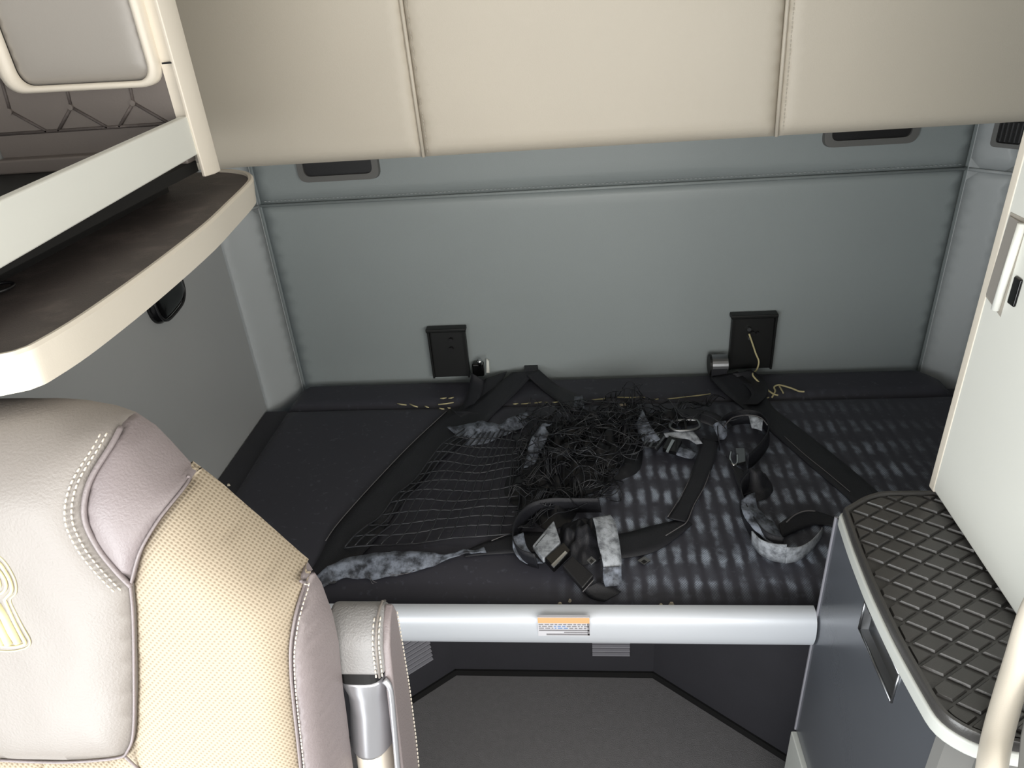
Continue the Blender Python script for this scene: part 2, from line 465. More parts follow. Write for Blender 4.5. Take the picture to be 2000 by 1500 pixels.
# ================================================================== UPPER BUNK (folded up, padded underside in three fields)
YU, ZU = 1.78, 1.417
ub = thing('upper_bunk', (0.05, YU + .1, ZU), 'wide cream padded underside of the folded-up bunk above the grey rear wall', 'bunk')
s1a, s1b = ony(825, 305, YU).x, ony(780, 0, YU).x
s2a, s2b = ony(1520, 258, YU).x, ony(1540, 0, YU).x
x0, x1, zt = -0.985, 1.06, 2.02
def xat(xa, xb, z): return xa + (xb - xa) * (z - ZU) / (1.77 - ZU)
build('bunk_board', MB().box(x0 + .01, x1 - .01, YU + .03, YB - .002, ZU + .01, zt), MT['cream'], ub, bevel=.01)
def ubz(u, v, h): return (u, YU + .02 - h, v)
e = .0018
for (a0, a1, b0, b1) in ((x0, x0, s1a - e, xat(s1a, s1b, zt) - e), (s1a + e, xat(s1a, s1b, zt) + e, s2a - e, xat(s2a, s2b, zt) - e), (s2a + e, xat(s2a, s2b, zt) + e, x1, x1)):
    zone('padded_panel', [(a0, ZU), (b0, ZU), (b1, zt), (a1, zt)], ubz, pillow(.012, .0055), .02, MT['cream'], ub, skirt=(0, .03, 0))
for (sa, sb, sd) in ((s1a, s1b, 1), (s2a, s2b, 1)):
    build('seam_welt', MB().tube([(xat(sa, sb, z), YU + .0125, z) for z in (ZU, 1.6, zt)], .0045, 8), MT['cream'], ub, smooth=True)
    stitches('seam_stitching', [(xat(sa, sb, z) + .013 * sd, YU + .008, z) for z in (ZU + .01, zt)], MT['thread_cream'], ub, .009, .006, .0008)

# ================================================================== recessed pockets in the rear wall, air vent
def wall_recess(name, xa, xb, z0, label, group=None):
    t = thing(name, ((xa + xb) / 2, YB, z0), label, 'light')
    top = z0 + .085
    outer = round_poly([(xa, z0), (xb, z0), (xb, top), (xa, top)], .028)
    inner = round_poly([(xa + .02, z0 + .018), (xb - .02, z0 + .018), (xb - .02, top - .014), (xa + .02, top - .014)], .02)
    n = len(outer); mb = MB()
    def P(q, y): return (q[0], y, q[1])
    v = [P(q, YB + .004) for q in outer] + [P(q, YB - .010) for q in [Vector(o) * .88 + Vector(i) * .12 for o, i in zip(outer, inner)]] + [P(q, YB - .010) for q in inner] + [P(q, YB - .001) for q in inner]
    f = []
    for k in range(3):
        f += [(k * n + i, k * n + (i + 1) % n, (k + 1) * n + (i + 1) % n, (k + 1) * n + i) for i in range(n)]
    mb.add(v, f); build('bezel', mb, MT['cab_grey'], t, smooth=False)
    build('lens', MB().prism([P(q, YB - .003) for q in inner], (0, .004, 0)), MT['black'], t)
    return t
wall_recess('reading_light', -0.785, -0.548, 1.322, 'grey bezelled oblong light half hidden under the left end of the cream bunk')
wall_recess('reading_light', 0.643, 0.883, 1.337, 'grey bezelled oblong light half hidden under the right end of the cream bunk')
# air vent on the right corner panel
vt = thing('air_vent', CRA + CRU * .06 + Vector((0, 0, 1.37)), 'small black louvred vent in a grey bezel on the right corner panel', 'vent')
def cpt(s, z, d): return CRA + CRU * s + CRN * d + Vector((0, 0, z))
def on_corner(px, py):
    p = onplane(px, py, CRA, CRN); return ((p - CRA).dot(CRU), p.z)
q = [on_corner(1934, 285), on_corner(2003, 292), on_corner(2003, 232), on_corner(1935, 232)]
o_ = round_poly([q[0], q[1], (q[1][0], q[0][1] + .075), (q[0][0], q[0][1] + .075)], .012)
cxy = sum((Vector(p) for p in o_), Vector((0, 0))) / len(o_)
i_ = [cxy + (Vector(p) - cxy) * .72 for p in o_]
n = len(o_)
mb = MB().add([cpt(p[0], p[1], -.004) for p in o_] + [cpt(p[0], p[1], .008) for p in o_] + [cpt(p[0], p[1], .008) for p in i_] + [cpt(p[0], p[1], .001) for p in i_],
              [(k * n + i, k * n + (i + 1) % n, (k + 1) * n + (i + 1) % n, (k + 1) * n + i) for k in range(3) for i in range(n)])
build('bezel', mb, MT['cab_grey'], vt)
build('grille_back', MB().prism([cpt(p[0], p[1], .0005) for p in i_], CRN * .001), MT['black_gloss'], vt)
us = [p[0] for p in i_]; vs_ = [p[1] for p in i_]
for k in range(5):
    s = min(us) + (max(us) - min(us)) * (k + .7) / 5.4
    build('slat', MB().prism([cpt(s, min(vs_) + .004, .002), cpt(s + .003, min(vs_) + .004, .002), cpt(s + .003, max(vs_) - .004, .002), cpt(s, max(vs_) - .004, .002)], CRN * .004), MT['black'], vt)

# ================================================================== MATTRESS
MXL, MXR, MYB, MYF = -0.912, 1.045, 1.992, 1.040
def mz(x, y):
    """height of the mattress top"""
    z = ZM
    r = .105
    d = y - MYF
    if d < r: z -= .075 * (1 - math.sqrt(max(0, 1 - ((r - max(d, 0)) / r) ** 2)))
    return z
mt = thing('mattress', (0.06, 1.5, 0.60), 'long black bunk mattress with worn pale rows, lying behind the silver rail', 'mattress')
YSEAM = 1.835
def mat_top(u, v, h):
    return (u, v, mz(u, v) + h + .0025 * (noise.noise(Vector((u * 5, v * 5, 0)))))
def mpuff(p, d): return -.014 * math.exp(-d / .008)
chx = .075
zone('cushion', [(MXL, MYF), (MXR, MYF), (MXR, 1.885), (MXR - .055, YSEAM - .004), (MXL, YSEAM - .004)] if False else [(MXL, MYF), (MXR, MYF), (MXR, YSEAM - .003), (MXL, YSEAM - .003)], mat_top, mpuff, .02, MT['mattress'], mt, skirt=(0, 0, -.012))
zone('rear_flap', [(MXL, YSEAM + .003), (MXR, YSEAM + .003), (MXR, 1.93), (MXR - .05, MYB), (MXL + .03, MYB), (MXL, 1.96)], mat_top, mpuff, .02, MT['mattress'], mt, skirt=(0, 0, -.06))
# bunk base: boards under the mattress, and the bay beneath
bb = thing('storage_bay', (0.05, 1.45, 0), 'dark bunk base with an open storage bay under the mattress', 'bunk base')
build('platform', MB().box(XL + .004, 1.10, 1.06, 1.87, .575, .60), MT['gap'], bb)
build('platform_side', MB().box(XL + .004, MXL - .004, 1.045, 1.86, .60, .655), MT['bay'], bb, bevel=.004)
build('platform_side', MB().box(MXR + .004, 1.10, 1.045, 1.90, .60, .655), MT['bay'], bb, bevel=.004)
build('platform_back', MB().box(MXL + .02, CR - .03, 1.87, 1.99, .575, .612), MT['gap'], bb)
A = onz(890, 1320, 0); B = onz(1275, 1318, 0); C_ = onz(1560, 1500, 0); D = onz(810, 1368, 0)
A.y = B.y = 1.41
ld = (D - A).normalized(); rd = (C_ - B).normalized()
D = A + ld * .62; C_ = B + rd * .52
def vwall(name, p, q, th, z0=.0, z1=.575, m='bay'):
    u = (q - p).normalized(); nrm = Vector((u.y, -u.x, 0))
    if nrm.y < 0: nrm = -nrm
    return build(name, MB().prism([p + Vector((0, 0, z0)), q + Vector((0, 0, z0)), q + Vector((0, 0, z1)), p + Vector((0, 0, z1))], nrm * th), MT[m], bb)
vwall('back_panel', A - Vector((0.01, 0, 0)), B + Vector((.01, 0, 0)), .02)
vwall('side_panel', D, A, .02); vwall('side_panel', B, C_, .02)
off = Vector((0, -.004, 0))
for p, q in ((A, B), (D, A), (B, C_)):
    u = (q - p).normalized(); nrm = Vector((u.y, -u.x, 0))
    if nrm.y > 0: nrm = -nrm
    build('base_strip', MB().prism([p + Vector((0, 0, .0)), q + Vector((0, 0, .0)), q + Vector((0, 0, .022)), p + Vector((0, 0, .022))], nrm * .006), MT['gap'], bb)
# louvres in the bay
def louvre(name, p, u, nrm, w, zs, label=None):
    fr = build(name, MB().prism([p + Vector((0, 0, zs[0] - .012)), p + u * w + Vector((0, 0, zs[0] - .012)), p + u * w + Vector((0, 0, zs[-1] + .012)), p + Vector((0, 0, zs[-1] + .012))], nrm * .003), MT['bay'], bb)
    if label: fr['label'] = label
    for z in zs:
        build('slat', MB().prism([p + nrm * .003 + Vector((0, 0, z - .001)), p + nrm * .010 + Vector((0, 0, z - .003)), p + nrm * .010 + Vector((0, 0, z + .001)), p + nrm * .003 + Vector((0, 0, z + .003))], u * w), MT['slat'], fr)
pc = ony(1157, 1275, 1.408)
louvre('louvre', Vector((pc.x, 1.4095, 0)), Vector((1, 0, 0)), Vector((0, -1, 0)), .105, [pc.z + .0165 * k for k in range(0, 6)], 'pale slatted louvre at the back of the bay')
nl = Vector((ld.y, -ld.x, 0))
if nl.y > 0: nl = -nl
pl = onplane(842, 1280, A, nl)
s0 = (pl - A).dot(ld)
louvre('louvre', A + ld * s0 + nl * .0005, ld, nl, .15, [pl.z - .005 + .0165 * k for k in range(0, 9)], 'pale slatted louvre on the angled side of the bay')
# rail
rl = thing('bunk_rail', (0.0, 1.02, .61), 'silver aluminium rail along the front of the black mattress', 'rail')
prof = []
for k in range(13):
    t = math.pi * k / 12
    prof.append((1.014 - .030 * math.sin(t) ** .8, .657 + .044 * math.cos(t)))
prof += [(1.026, .613), (1.026, .686), (1.021, .700)]
build('rail_bar', MB().prism([(-0.90, y, z) for y, z in prof], (0.90 + .428, 0, 0)), MT['rail'], rl, smooth=True, bevel=.0)
rl_bar = rl.children[0]
mod = rl_bar.modifiers.new('es', 'EDGE_SPLIT'); mod.split_angle = math.radians(40)
build('end_bracket', MB().prism([(.405, 1.036, .575), (.428, 1.036, .575), (.428, 1.075, .600), (.405, 1.075, .600)], (0, 0, .012)), MT['slat'], rl)
# warning label on the rail
s_a, s_b = ony(1049, 1204, .985), ony(1153, 1241, .985)
lx0, lx1, lz1, lz0 = s_a.x, s_b.x, s_a.z, s_b.z
st = build('warning_label', MB().box(lx0, lx1, .9830, .9890, lz0, lz1), MT['sticker'], rl)
st['label'] = 'small sticker with an orange header and lines of fine print'
W, Hh = lx1 - lx0, lz1 - lz0
def lab(name, u0, u1, v0, v1, m): build(name, MB().box(lx0 + W * u0, lx0 + W * u1,   .9824, .9832, lz0 + Hh * v0, lz0 + Hh * v1), MT[m], st)
lab('header_band', 0.01, .99, .70, .98, 'orange')
for k, (v, u1) in enumerate(((.60, .96), (.50, .98), (.40, .93))):
    u = .02
    rr = random.Random(k)
    while u < u1:
        w = rr.uniform(.03, .10)
        lab('print_line', u, min(u + w, u1), v, v + .045, 'print_blue' if .3 < u < .55 and k else 'print_grey'); u += w + .025
lab('rule', .02, .98, .28, .34, 'print_grey'); lab('rule', .16, .99, .05, .13, 'print_grey'); lab('print_line', .5, .96, .18, .22, 'print_grey')
lab('side_band', .95, .99, .05, .70, 'print_grey')

# ================================================================== OVERHEAD CABINET on the left wall (bin + dark tray with cream lip)
YE, XBD = 1.22, -0.635
oc = thing('overhead_cabinet', (-0.80, 0.9, 1.455), 'cream open cabinet with a dark tray below, fixed to the left wall above the seat', 'cabinet')
# end wall of the bin, facing the cab
build('end_panel', MB().box(XL + .002, -.632, YE, YE + .018, 1.545, 2.20), MT['grey_cream'], oc, bevel=.003)
post = MB().prism([(-.6385, YE - .020, 1.526), (-.6315, YE - .023, 1.526), (-.6225, YE - .004, 1.526), (-.6215, YE + .018, 1.526), (-.634, YE + .018, 1.526)], (0, 0, .67))
build('corner_post', post, MT['white_plastic'], oc, bevel=.002)
build('cabinet_top', MB().box(XL + .002, -.622, .40, YE + .018, 2.18, 2.20), MT['white_plastic'], oc, bevel=.003)
# lip board along the front of the bin
z0a, z0b, z1a, z1b = 1.5435, 1.563, 1.609, 1.6245
pts = [(XBD, .40, z0a - .012), (XBD, 1.202, z0b), (XBD, 1.202, z1b), (XBD, .40, z1a - .012)]
build('lip_board', MB().prism(pts, (-.016, 0, 0)), MT['white'], oc, bevel=.003)
build('bin_floor', MB().box(XL + .002, XBD - .017, .40, YE - .001, 1.532, 1.550), MT['gap'], oc)
build('bin_liner', MB().prism([(XL + .004, YE - .001, 1.550), (-.650, YE - .001, 1.550), (-.650, YE - .001, 1.574), (XL + .004, YE - .001, 1.574)], (0, -.030, 0)), MT['taupe_dark'], oc, bevel=.004)
# diamond-ribbed lower field of the end wall
build('ribbed_field', MB().box(XL + .004, -.645, YE - .005, YE + .001, 1.572, 1.70), MT['taupe_dark'], oc)
nod = [ony(18, 213, YE - .006), ony(147, 210, YE - .006), ony(250, 205, YE - .006)]
zb = 1.613
pit = nod[1].x - nod[0].x
def rib(a, b, r=.0028):
    build('rib', MB().tube([a, b], r, 6), MT['tray'], oc, smooth=True)
yb_ = YE - .0055
zn = sum(p.z for p in nod) / 3
for k in range(-1, 4):
    c = Vector((nod[0].x + pit * .94 * k, yb_, zn))
    if c.x > -.68: continue
    if c.x - pit * .35 > XL + .01: rib(c, Vector((c.x - pit * .32, yb_, zb)))
    rib(c, Vector((c.x + pit * .44, yb_, zb)))
    rib(c, Vector((c.x + pit * .05, yb_, zn + .05)))
    if c.x > XL + .01:
        build('rib_boss', MB().tube([c + Vector((0, .001, 0)), c + Vector((0, -.004, 0))], .0048, 12), MT['taupe_dark'], oc, smooth=False)
rib(Vector((XL + .006, yb_, zb)), Vector((-.66, yb_, zb)))
# cream framed grey flap on the end wall
fo = [ony(-20, 60, YE - .03), ony(40, 168, YE - .03), ony(285, 176, YE - .03), ony(246, -30, YE - .03)]
bx0, bx1 = -.905, -.672
outer = round_poly([(bx0 - .026, 1.676), (bx1 + .010, 1.672), (bx1 + .014, 2.1), (bx0 - .030, 2.1)], [.035, .035, .02, .02], 8)
inner = round_poly([(bx0, 1.686), (bx1 - .004, 1.682), (bx1 - .002, 2.085), (bx0 - .004, 2.085)], [.028, .026, .02, .02], 8)
n = len(outer)
def P3(q, y): return (q[0], y, q[1])
mid = [Vector(a) * .5 + Vector(b) * .5 for a, b in zip(outer, inner)]
mb = MB().add([P3(q, YE - .004) for q in outer] + [P3(q, YE - .022) for q in outer] + [P3(q, YE - .028) for q in mid] + [P3(q, YE - .024) for q in inner] + [P3(q, YE - .014) for q in inner],
              [(k * n + i, k * n + (i + 1) % n, (k + 1) * n + (i + 1) % n, (k + 1) * n + i) for k in range(4) for i in range(n)])
fl = build('flap_frame', mb, MT['white_plastic'], oc, smooth=True)
fl['label'] = 'cream frame with rounded corners'
zone('flap_panel', [tuple(q) for q in inner], lambda u, v, h: (u, YE - .012 - h, v), pillow(.008, .012), .012, MT['panel_grey'], fl, skirt=(0, .006, 0))
# smooth cream cheek between the flap and the post, with a notch line
ck = MB()
cs = []
for k in range(9):
    t = k / 8
    cs.append((-.662 + .028 * t, YE - .007 - .012 * t * t))
for z in (1.585, 1.68, 1.684, 2.18):
    ck.v += [(x, y, z) for x, y in cs]
for r in range(3):
    for k in range(8):
        ck.f.append((r * 9 + k, r * 9 + k + 1, (r + 1) * 9 + k + 1, (r + 1) * 9 + k))
build('end_cheek', ck, MT['white_plastic'], oc, smooth=True)
build('notch', MB().box(-.652, -.636, YE - .022, YE - .012, 1.704, 1.7065), MT['gap'], oc)
# tray
ZT = 1.50
lip_px = [(-70, 708), (0, 698), (43, 687), (80, 670), (167, 617), (293, 527), (400, 443), (450, 396), (483, 363), (491, 350)]
edge = [onz(x, y, ZT) for x, y in lip_px]
edge = [Vector((edge[0].x - .16, edge[0].y - .03, ZT)), Vector((edge[0].x - .03, edge[0].y - .012, ZT))] + edge[1:]
far = [onz(484, 340, ZT), onz(460, 335, ZT), onz(432, 333, ZT)]
outl = catmull([Vector((p.x, p.y, 0)) for p in edge], 5)
outl = [Vector((p.x, p.y)) for p in outl] + [*[Vector((q_.x, q_.y)) for q_ in far], Vector((XL + .003, far[-1].y + .03)), Vector((XL + .003, edge[0].y + .03))]
tr = build('tray', MB().prism([(p.x, p.y, ZT - .02) for p in outl], (0, 0, .018)), MT['tray'], oc)
# lip: band round the open edge of the tray (thinner towards the far end)
ring = catmull([Vector((p.x, p.y, 0)) for p in edge + far], 6)
mb = MB(); m_ = len(ring)
for i, p in enumerate(ring):
    t = (ring[min(i + 1, m_ - 1)] - ring[max(i - 1, 0)]).normalized(); nn = Vector((t.y, -t.x, 0))
    if nn.x < 0 and i < m_ * .7: nn = -nn
    k = i / (m_ - 1)
    hgt = .040 * (1 - max(0, (k - .80) / .20) ** 2 * .35)
    for (o_, dz) in ((-.006, -.004), (-.005, .0025), (.001, .0035), (.004, .0), (.003 - .004 * (hgt / .04), -hgt), (-.012, -hgt - .002)):
        q = p + nn * o_; mb.v.append((q.x, q.y, ZT + dz))
for i in range(m_ - 1):
    for j in range(6):
        a, b = i * 6 + j, i * 6 + (j + 1) % 6
        mb.f.append((a, b, b + 6, a + 6))
mb.f += [tuple(range(6)), tuple(range((m_ - 1) * 6, m_ * 6))]
lp = build('tray_lip', mb, MT['white_plastic'], tr, smooth=True)
lp['label'] = 'cream rounded lip'
lp.modifiers.new('es', 'EDGE_SPLIT').split_angle = math.radians(38)
build('tray_bracket', MB().box(XL + .003, -.69, .62, YE - .02, ZT - .03, 1.534) if False else MB().box(XL + .003, -.72, .55, YE + .005, ZT - .004, 1.5335), MT['gap'], oc)
c = onz(-4, 568, ZT)
build('cup_ring', MB().tube([c + Vector((.018 * math.cos(a), .018 * math.sin(a), .0035)) for a in [2 * math.pi * k / 24 for k in range(24)]], .0022, 6, closed=True), MT['black'], tr, smooth=True)

# black rounded fitting on the left wall
bf = [onx(x, y, XL) for x, y in ((283, 600), (296, 625), (312, 632), (333, 612), (348, 590), (351, 565), (345, 540))]
poly = catmull([Vector((p.y, p.z, 0)) for p in bf], 4)
poly2 = [Vector((p.x, p.y)) for p in poly]
ymx = max(p.x for p in poly2); ymn = min(p.x for p in poly2)
poly2 += [Vector((ymx - .01, 1.235)), Vector((ymx - .05, 1.255)), Vector((ymn + .05, 1.255)), Vector((ymn + .005, 1.225))]
wf = thing('wall_fitting', (XL, 1.54, 1.19), 'glossy black rounded fitting on the left wall just under the tray', 'fitting')
zone('cover', [tuple(p) for p in poly2], lambda u, v, h: (XL + .006 + h, u, v), pillow(.022, .014), .008, MT['black_gloss'], wf, skirt=(-.008, 0, 0))
cc = sum(poly2, Vector((0, 0))) / len(poly2)
build('rim', MB().tube([(XL + .018, (cc + (p - cc) * .86).x, (cc + (p - cc) * .86).y) for p in poly2], .0035, 6, closed=True), MT['black'], wf, smooth=True)

# ================================================================== SIDE CABINET with quilted rubber mat
ZK = 0.965
sb = thing('side_cabinet', (0.75, 0.8, 0), 'low blue-grey cabinet with a charcoal diamond rubber mat beside the bunk rail', 'cabinet')
XF = 0.431
edge_t = [(.427, .986), (.418, .90), (.412, .805), (.411, .711), (.415, .636), (.419, .590), (.452, .560), (.60, .535), (1.095, .50), (1.095, 1.032), (.506, 1.032), (.472, 1.018)]
build('carcass', MB().prism([(XF + .014, .998, .02), (XF + .014, .602, .02), (.470, .575, .02), (.62, .55, .02), (1.09, .515, .02), (1.09, .998, .02)], (0, 0, .915)), MT['cab_grey'], sb)
# left face with recessed handle
ya, yb2, za, zb2 = .600, 1.0, .355, .933
hy0, hy1, hz0, hz1 = .708, .842, .838, .898
sl = .0
V = [(XF, y, z) for (y, z) in ((ya, za), (yb2, za), (yb2, zb2), (ya, zb2), (hy0, hz0), (hy1, hz0), (hy1, hz1), (hy0, hz1))]
mb = MB().add(V, [(0, 1, 5, 4), (1, 2, 6, 5), (2, 3, 7, 6), (3, 0, 4, 7)])
V2 = [(XF + .013, v[1], v[2]) for v in V[:4]]
mb.add(V[:4] + V2, [(0, 1, 5, 4), (1, 2, 6, 5), (2, 3, 7, 6), (3, 0, 4, 7)])
dr = build('face_door', mb, MT['cab_face'], sb)
dr['label'] = 'glossy blue-grey face'
H4 = [(hy0, hz0), (hy1, hz0), (hy1, hz1), (hy0, hz1)]
build('handle_recess', MB().add([(XF, y, z) for y, z in H4] + [(XF + .012, y + (.004 if k in (0, 3) else -.004), z + (.003 if k < 2 else -.003)) for k, (y, z) in enumerate(H4)],
      [(0, 1, 5, 4), (1, 2, 6, 5), (2, 3, 7, 6), (3, 0, 4, 7), (4, 5, 6, 7)]), MT['steel'], dr)
for (p, q) in zip(H4, H4[1:] + H4[:1]):
    build('recess_trim', MB().tube([(XF - .001, p[0], p[1]), (XF - .001, q[0], q[1])], .0022, 6), MT['steel'], dr, smooth=True)
build('edge_trim', MB().box(XF - .003, XF + .012, 1.0, 1.0035, za, zb2), MT['slat'], sb)
build('plinth', MB().box(XF - .010, XF + .012, .55, 1.0, .005, .352), MT['cab_trim'], sb, bevel=.003)
# front face of the cabinet, dark with a pale strip
build('front_door', MB().prism([(.462, .574, .05), (.60, .552, .05), (.60, .552, .93), (.462, .574, .93)], (.001, -.010, 0)), MT['cab_grey'], sb, bevel=.002)
build('corner_strip', MB().prism([(XF - .001, .601, .05), (.436, .590, .05), (.463, .570, .05), (.463, .578, .05)], (0, 0, .88)), MT['cab_grey'], sb)
# top: pale trim band, dark mat with raised rim and diamond pads
tp = [Vector((x, y)) for x, y in edge_t]
tpr = round_poly(tp, [.006, .03, .03, .03, .03, .02, .02, .03, 0, 0, .012, .012], 4)
build('top_trim', MB().prism([(p.x, p.y, .930) for p in tpr], (0, 0, .024)), MT['cab_trim'], sb, bevel=.004)
cmt = Vector((.75, .80))
def inset(poly, d):
    out = []; n_ = len(poly)
    for i in range(n_):
        a, b, c_ = poly[i - 1], poly[i], poly[(i + 1) % n_]
        t = (c_ - a)
        if t.length < 1e-9: out.append(b); continue
        t.normalize(); nn = Vector((t.y, -t.x))
        if nn.dot(cmt - b) < 0: nn = -nn
        out.append(b + nn * d)
    return out
rim = inset(tpr, .004); field = inset(tpr, .012)
mb = MB(); n = len(rim)
lv = [[(p.x, p.y, .954) for p in rim], [(p.x, p.y, .966) for p in rim], [(p.x, p.y, .9695) for p in inset(tpr, .006)], [(p.x, p.y, .9695) for p in inset(tpr, .0105)], [(p.x, p.y, .9615) for p in field]]
for r in lv: mb.v += r
for k in range(4):
    for i in range(n): mb.f.append((k * n + i, k * n + (i + 1) % n, (k + 1) * n + (i + 1) % n, (k + 1) * n + i))
mb.f.append(tuple(4 * n + i for i in range(n)))
rm = build('rubber_mat', mb, MT['mat'], sb, smooth=True)
rm.modifiers.new('es', 'EDGE_SPLIT').split_angle = math.radians(40)
la, lb = Vector((.02545, -.0172)), Vector((.0305, .0200))
org = Vector((.4425, .984))
pad_me = None
zp = .9615
dead = inset(tpr, .015)
def clip_convex(poly, hull):
    out = list(poly)
    for a, b in zip(hull, hull[1:] + hull[:1]):
        d = b - a
        if d.length < 1e-6: continue
        nn = Vector((-d.y, d.x))
        if nn.dot(cmt - a) < 0: nn = -nn
        src, out = out, []
        for p, q_ in zip(src, src[1:] + src[:1]):
            dp, dq = nn.dot(p - a), nn.dot(q_ - a)
            if dp >= 0: out.append(p)
            if dp * dq < 0: out.append(p + (q_ - p) * (dp / (dp - dq)))
        if len(out) < 3: return []
    res = []
    for p in out:
        if not res or (p - res[-1]).length > 5e-4: res.append(p)
    return res
for i in range(-4, 32):
    for j in range(-30, 26):
        o = org + la * i + lb * j
        if o.x < .40 or o.y < .45 or (o.x > .62 and o.y > .72): continue
        g = .15
        quad = [o + la * g + lb * g, o + la * (1 - g) + lb * g, o + la * (1 - g) + lb * (1 - g), o + la * g + lb * (1 - g)]
        quad = [o + la * .06 + lb * .0, o + la * .94 + lb * .0, o + la * .94 + lb * .80, o + la * .06 + lb * .80]
        if not inside(sum(quad, Vector((0, 0))) / 4, rim): continue
        quad = clip_convex(quad, dead)
        if len(quad) < 3: continue
        m_q = len(quad); c0 = sum(quad, Vector((0, 0))) / m_q
        if max((q_ - c0).length for q_ in quad) < .006: continue
        v = [(q_.x, q_.y, zp - .001) for q_ in quad]
        for s_, dz in ((1.0, .0010), (.87, .0042)):
            v += [((c0 + (q_ - c0) * s_).x, (c0 + (q_ - c0) * s_).y, zp + dz) for q_ in quad]
        f = [(k * m_q + m2, k * m_q + (m2 + 1) % m_q, (k + 1) * m_q + (m2 + 1) % m_q, (k + 1) * m_q + m2) for k in range(2) for m2 in range(m_q)] + [tuple(range(2 * m_q, 3 * m_q))]
        build('mat_pad', MB().add(v, f), MT['mat'], rm)

# ================================================================== WARDROBE (tall white unit on the right)
wr = thing('wardrobe', (0.85, 0.85, .97), 'tall white wardrobe standing over the rear of the diamond-mat cabinet', 'wardrobe')
XW = .590
wpoly = [(1.10, 1.035), (XW, 1.035), (XW - .008, .70), (1.10, .70)]
build('body', MB().prism([(x, y, .9705) for x, y in wpoly], (0, 0, 1.31)), MT['white'], wr, bevel=.008)
build('rear_edging', MB().box(XW - .0015, XW + .016, 1.019, 1.037, .9705, 2.28), MT['white_plastic'], wr, bevel=.003)
build('foot_strip', MB().box(XW + .02, 1.095, .71, 1.02, .962, .972), MT['gap'], wr)
# handle: recessed pull with projecting plate
hp_ = [onx(x, y, XW - .004) for x, y in ((1986, 430), (1942, 572), (1968, 596), (2010, 455))]
hd = build('pull_plate', MB().prism([(XW - .0035, 1.018, 1.334), (XW - .0035, 1.013, 1.452), (XW - .0055, .978, 1.452), (XW - .0055, .984, 1.326)], (.005, 0, 0)), MT['panel_grey'], wr, bevel=.001)
hd['label'] = 'lilac-grey pull plate'
build('pull_edge', MB().tube([(XW - .006, .982, 1.326), (XW - .006, .976, 1.452)], .0055, 8), MT['white'], hd, smooth=True)
build('painted_plate_shadow', MB().prism([(XW - .0015, 1.020, 1.330), (XW - .0015, 1.0155, 1.456), (XW - .0015, .970, 1.458), (XW - .0015, .970, 1.318)], (.001, 0, 0)), MT['grey_cream'], hd)  # shadow round the pull plate, painted as a thin taupe sheet
build('latch', MB().box(XW - .006, XW - .001, .945, .962, 1.345, 1.385), MT['black_gloss'], hd, bevel=.003)

# cream curved trim and dark panel at the near right
ctr = [ony(2060, 1120, .70), ony(2018, 1200, .675), ony(1992, 1285, .64), ony(1968, 1365, .60), ony(1948, 1440, .56), ony(1936, 1510, .52), ony(1930, 1600, .48)]
cp_ = catmull(ctr, 6)
struct(build('trim_1', MB().tube(cp_, .0155, 14), MT['white_plastic'], smooth=True))
pp = [ony(x, y, yy) for x, y, yy in ((1985, 1520, .50), (1992, 1440, .54), (2010, 1360, .585), (2060, 1290, .62), (2200, 1290, .60), (2200, 1600, .46), (1990, 1600, .46))]
struct(build('trim_2', MB().prism(pp, (.01, .012, 0)), MT['cab_grey'], bevel=.003))

# ================================================================== SEAT
SN = Vector((0, 1, -.20)).normalized()
SP = Vector((0, .53, 1.45)); RS = .060
def sp(px, py, back=0.0):
    p = onplane(px, py, SP + SN * back, SN)
    p = p - SN * back
    return Vector((p.x, p.z))
def S(px, py): return sp(px, py, .034)
def Fp(px, py): return sp(px, py, 0.0)
XC = -.620                                             # middle of the backrest
seat = thing('truck_seat', (XC, .45, 0), 'grey leather and beige perforated fabric truck seat with an embroidered headrest, near left', 'seat')
def plane_pt(u, v, h):
    return Vector((u, SP.y + .2 * (v - SP.z), v)) - SN * h
sil_px = [(0, 803), (60, 803), (120, 807), (180, 818), (222, 832), (262, 858), (300, 897), (335, 935), (400, 984), (470, 1045), (530, 1098), (575, 1136), (604, 1180), (626, 1240), (640, 1300), (650, 1400), (664, 1500), (684, 1650)]
silR = [S(*p) for p in sil_px]
silR = [Vector((XC, silR[0].y))] + silR
SIL = silR + [Vector((2 * XC - p.x, p.y)) for p in reversed(silR[1:])]
botv = silR[-1].y
def rnd(p):
    d = seg_dist(p, SIL[:-0 or None], True)
    # the bottom edge is not a silhouette
    d = min(seg_dist(p, silR, False), seg_dist(p, [Vector((2 * XC - q.x, q.y)) for q in silR], False))
    R_ = RS + .055 * max(0.0, min(1.0, (p.y - 1.30) / .12))
    if d >= R_: return 0
    return (R_ - math.sqrt(max(0, R_ * R_ - (R_ - d) ** 2))) * RS / R_
def seat_h(h, r, base=0.0):
    def f(p, d):
        wr_ = .0012 * noise.noise(Vector((p.x * 26, p.y * 20, 3)))
        return base + h * (1 - math.exp(-d / r)) - rnd(p) + wr_
    return f
seamA = [(222, 832), (180, 890), (163, 950), (165, 1010), (190, 1065), (225, 1110), (256, 1142)]
seamB = [(335, 935), (318, 985), (295, 1030), (272, 1085), (257, 1142)]
seamC = [(257, 1142), (262, 1200), (264, 1300), (263, 1420), (252, 1462), (228, 1478), (120, 1486), (0, 1482)]
def zone_px(lst): return [S(x, y) if k == 's' else Fp(x, y) for k, x, y in lst]
mir = lambda P: [Vector((2 * XC - p.x, p.y)) for p in reversed(P)]
front = lambda L: [Fp(*p) for p in L]
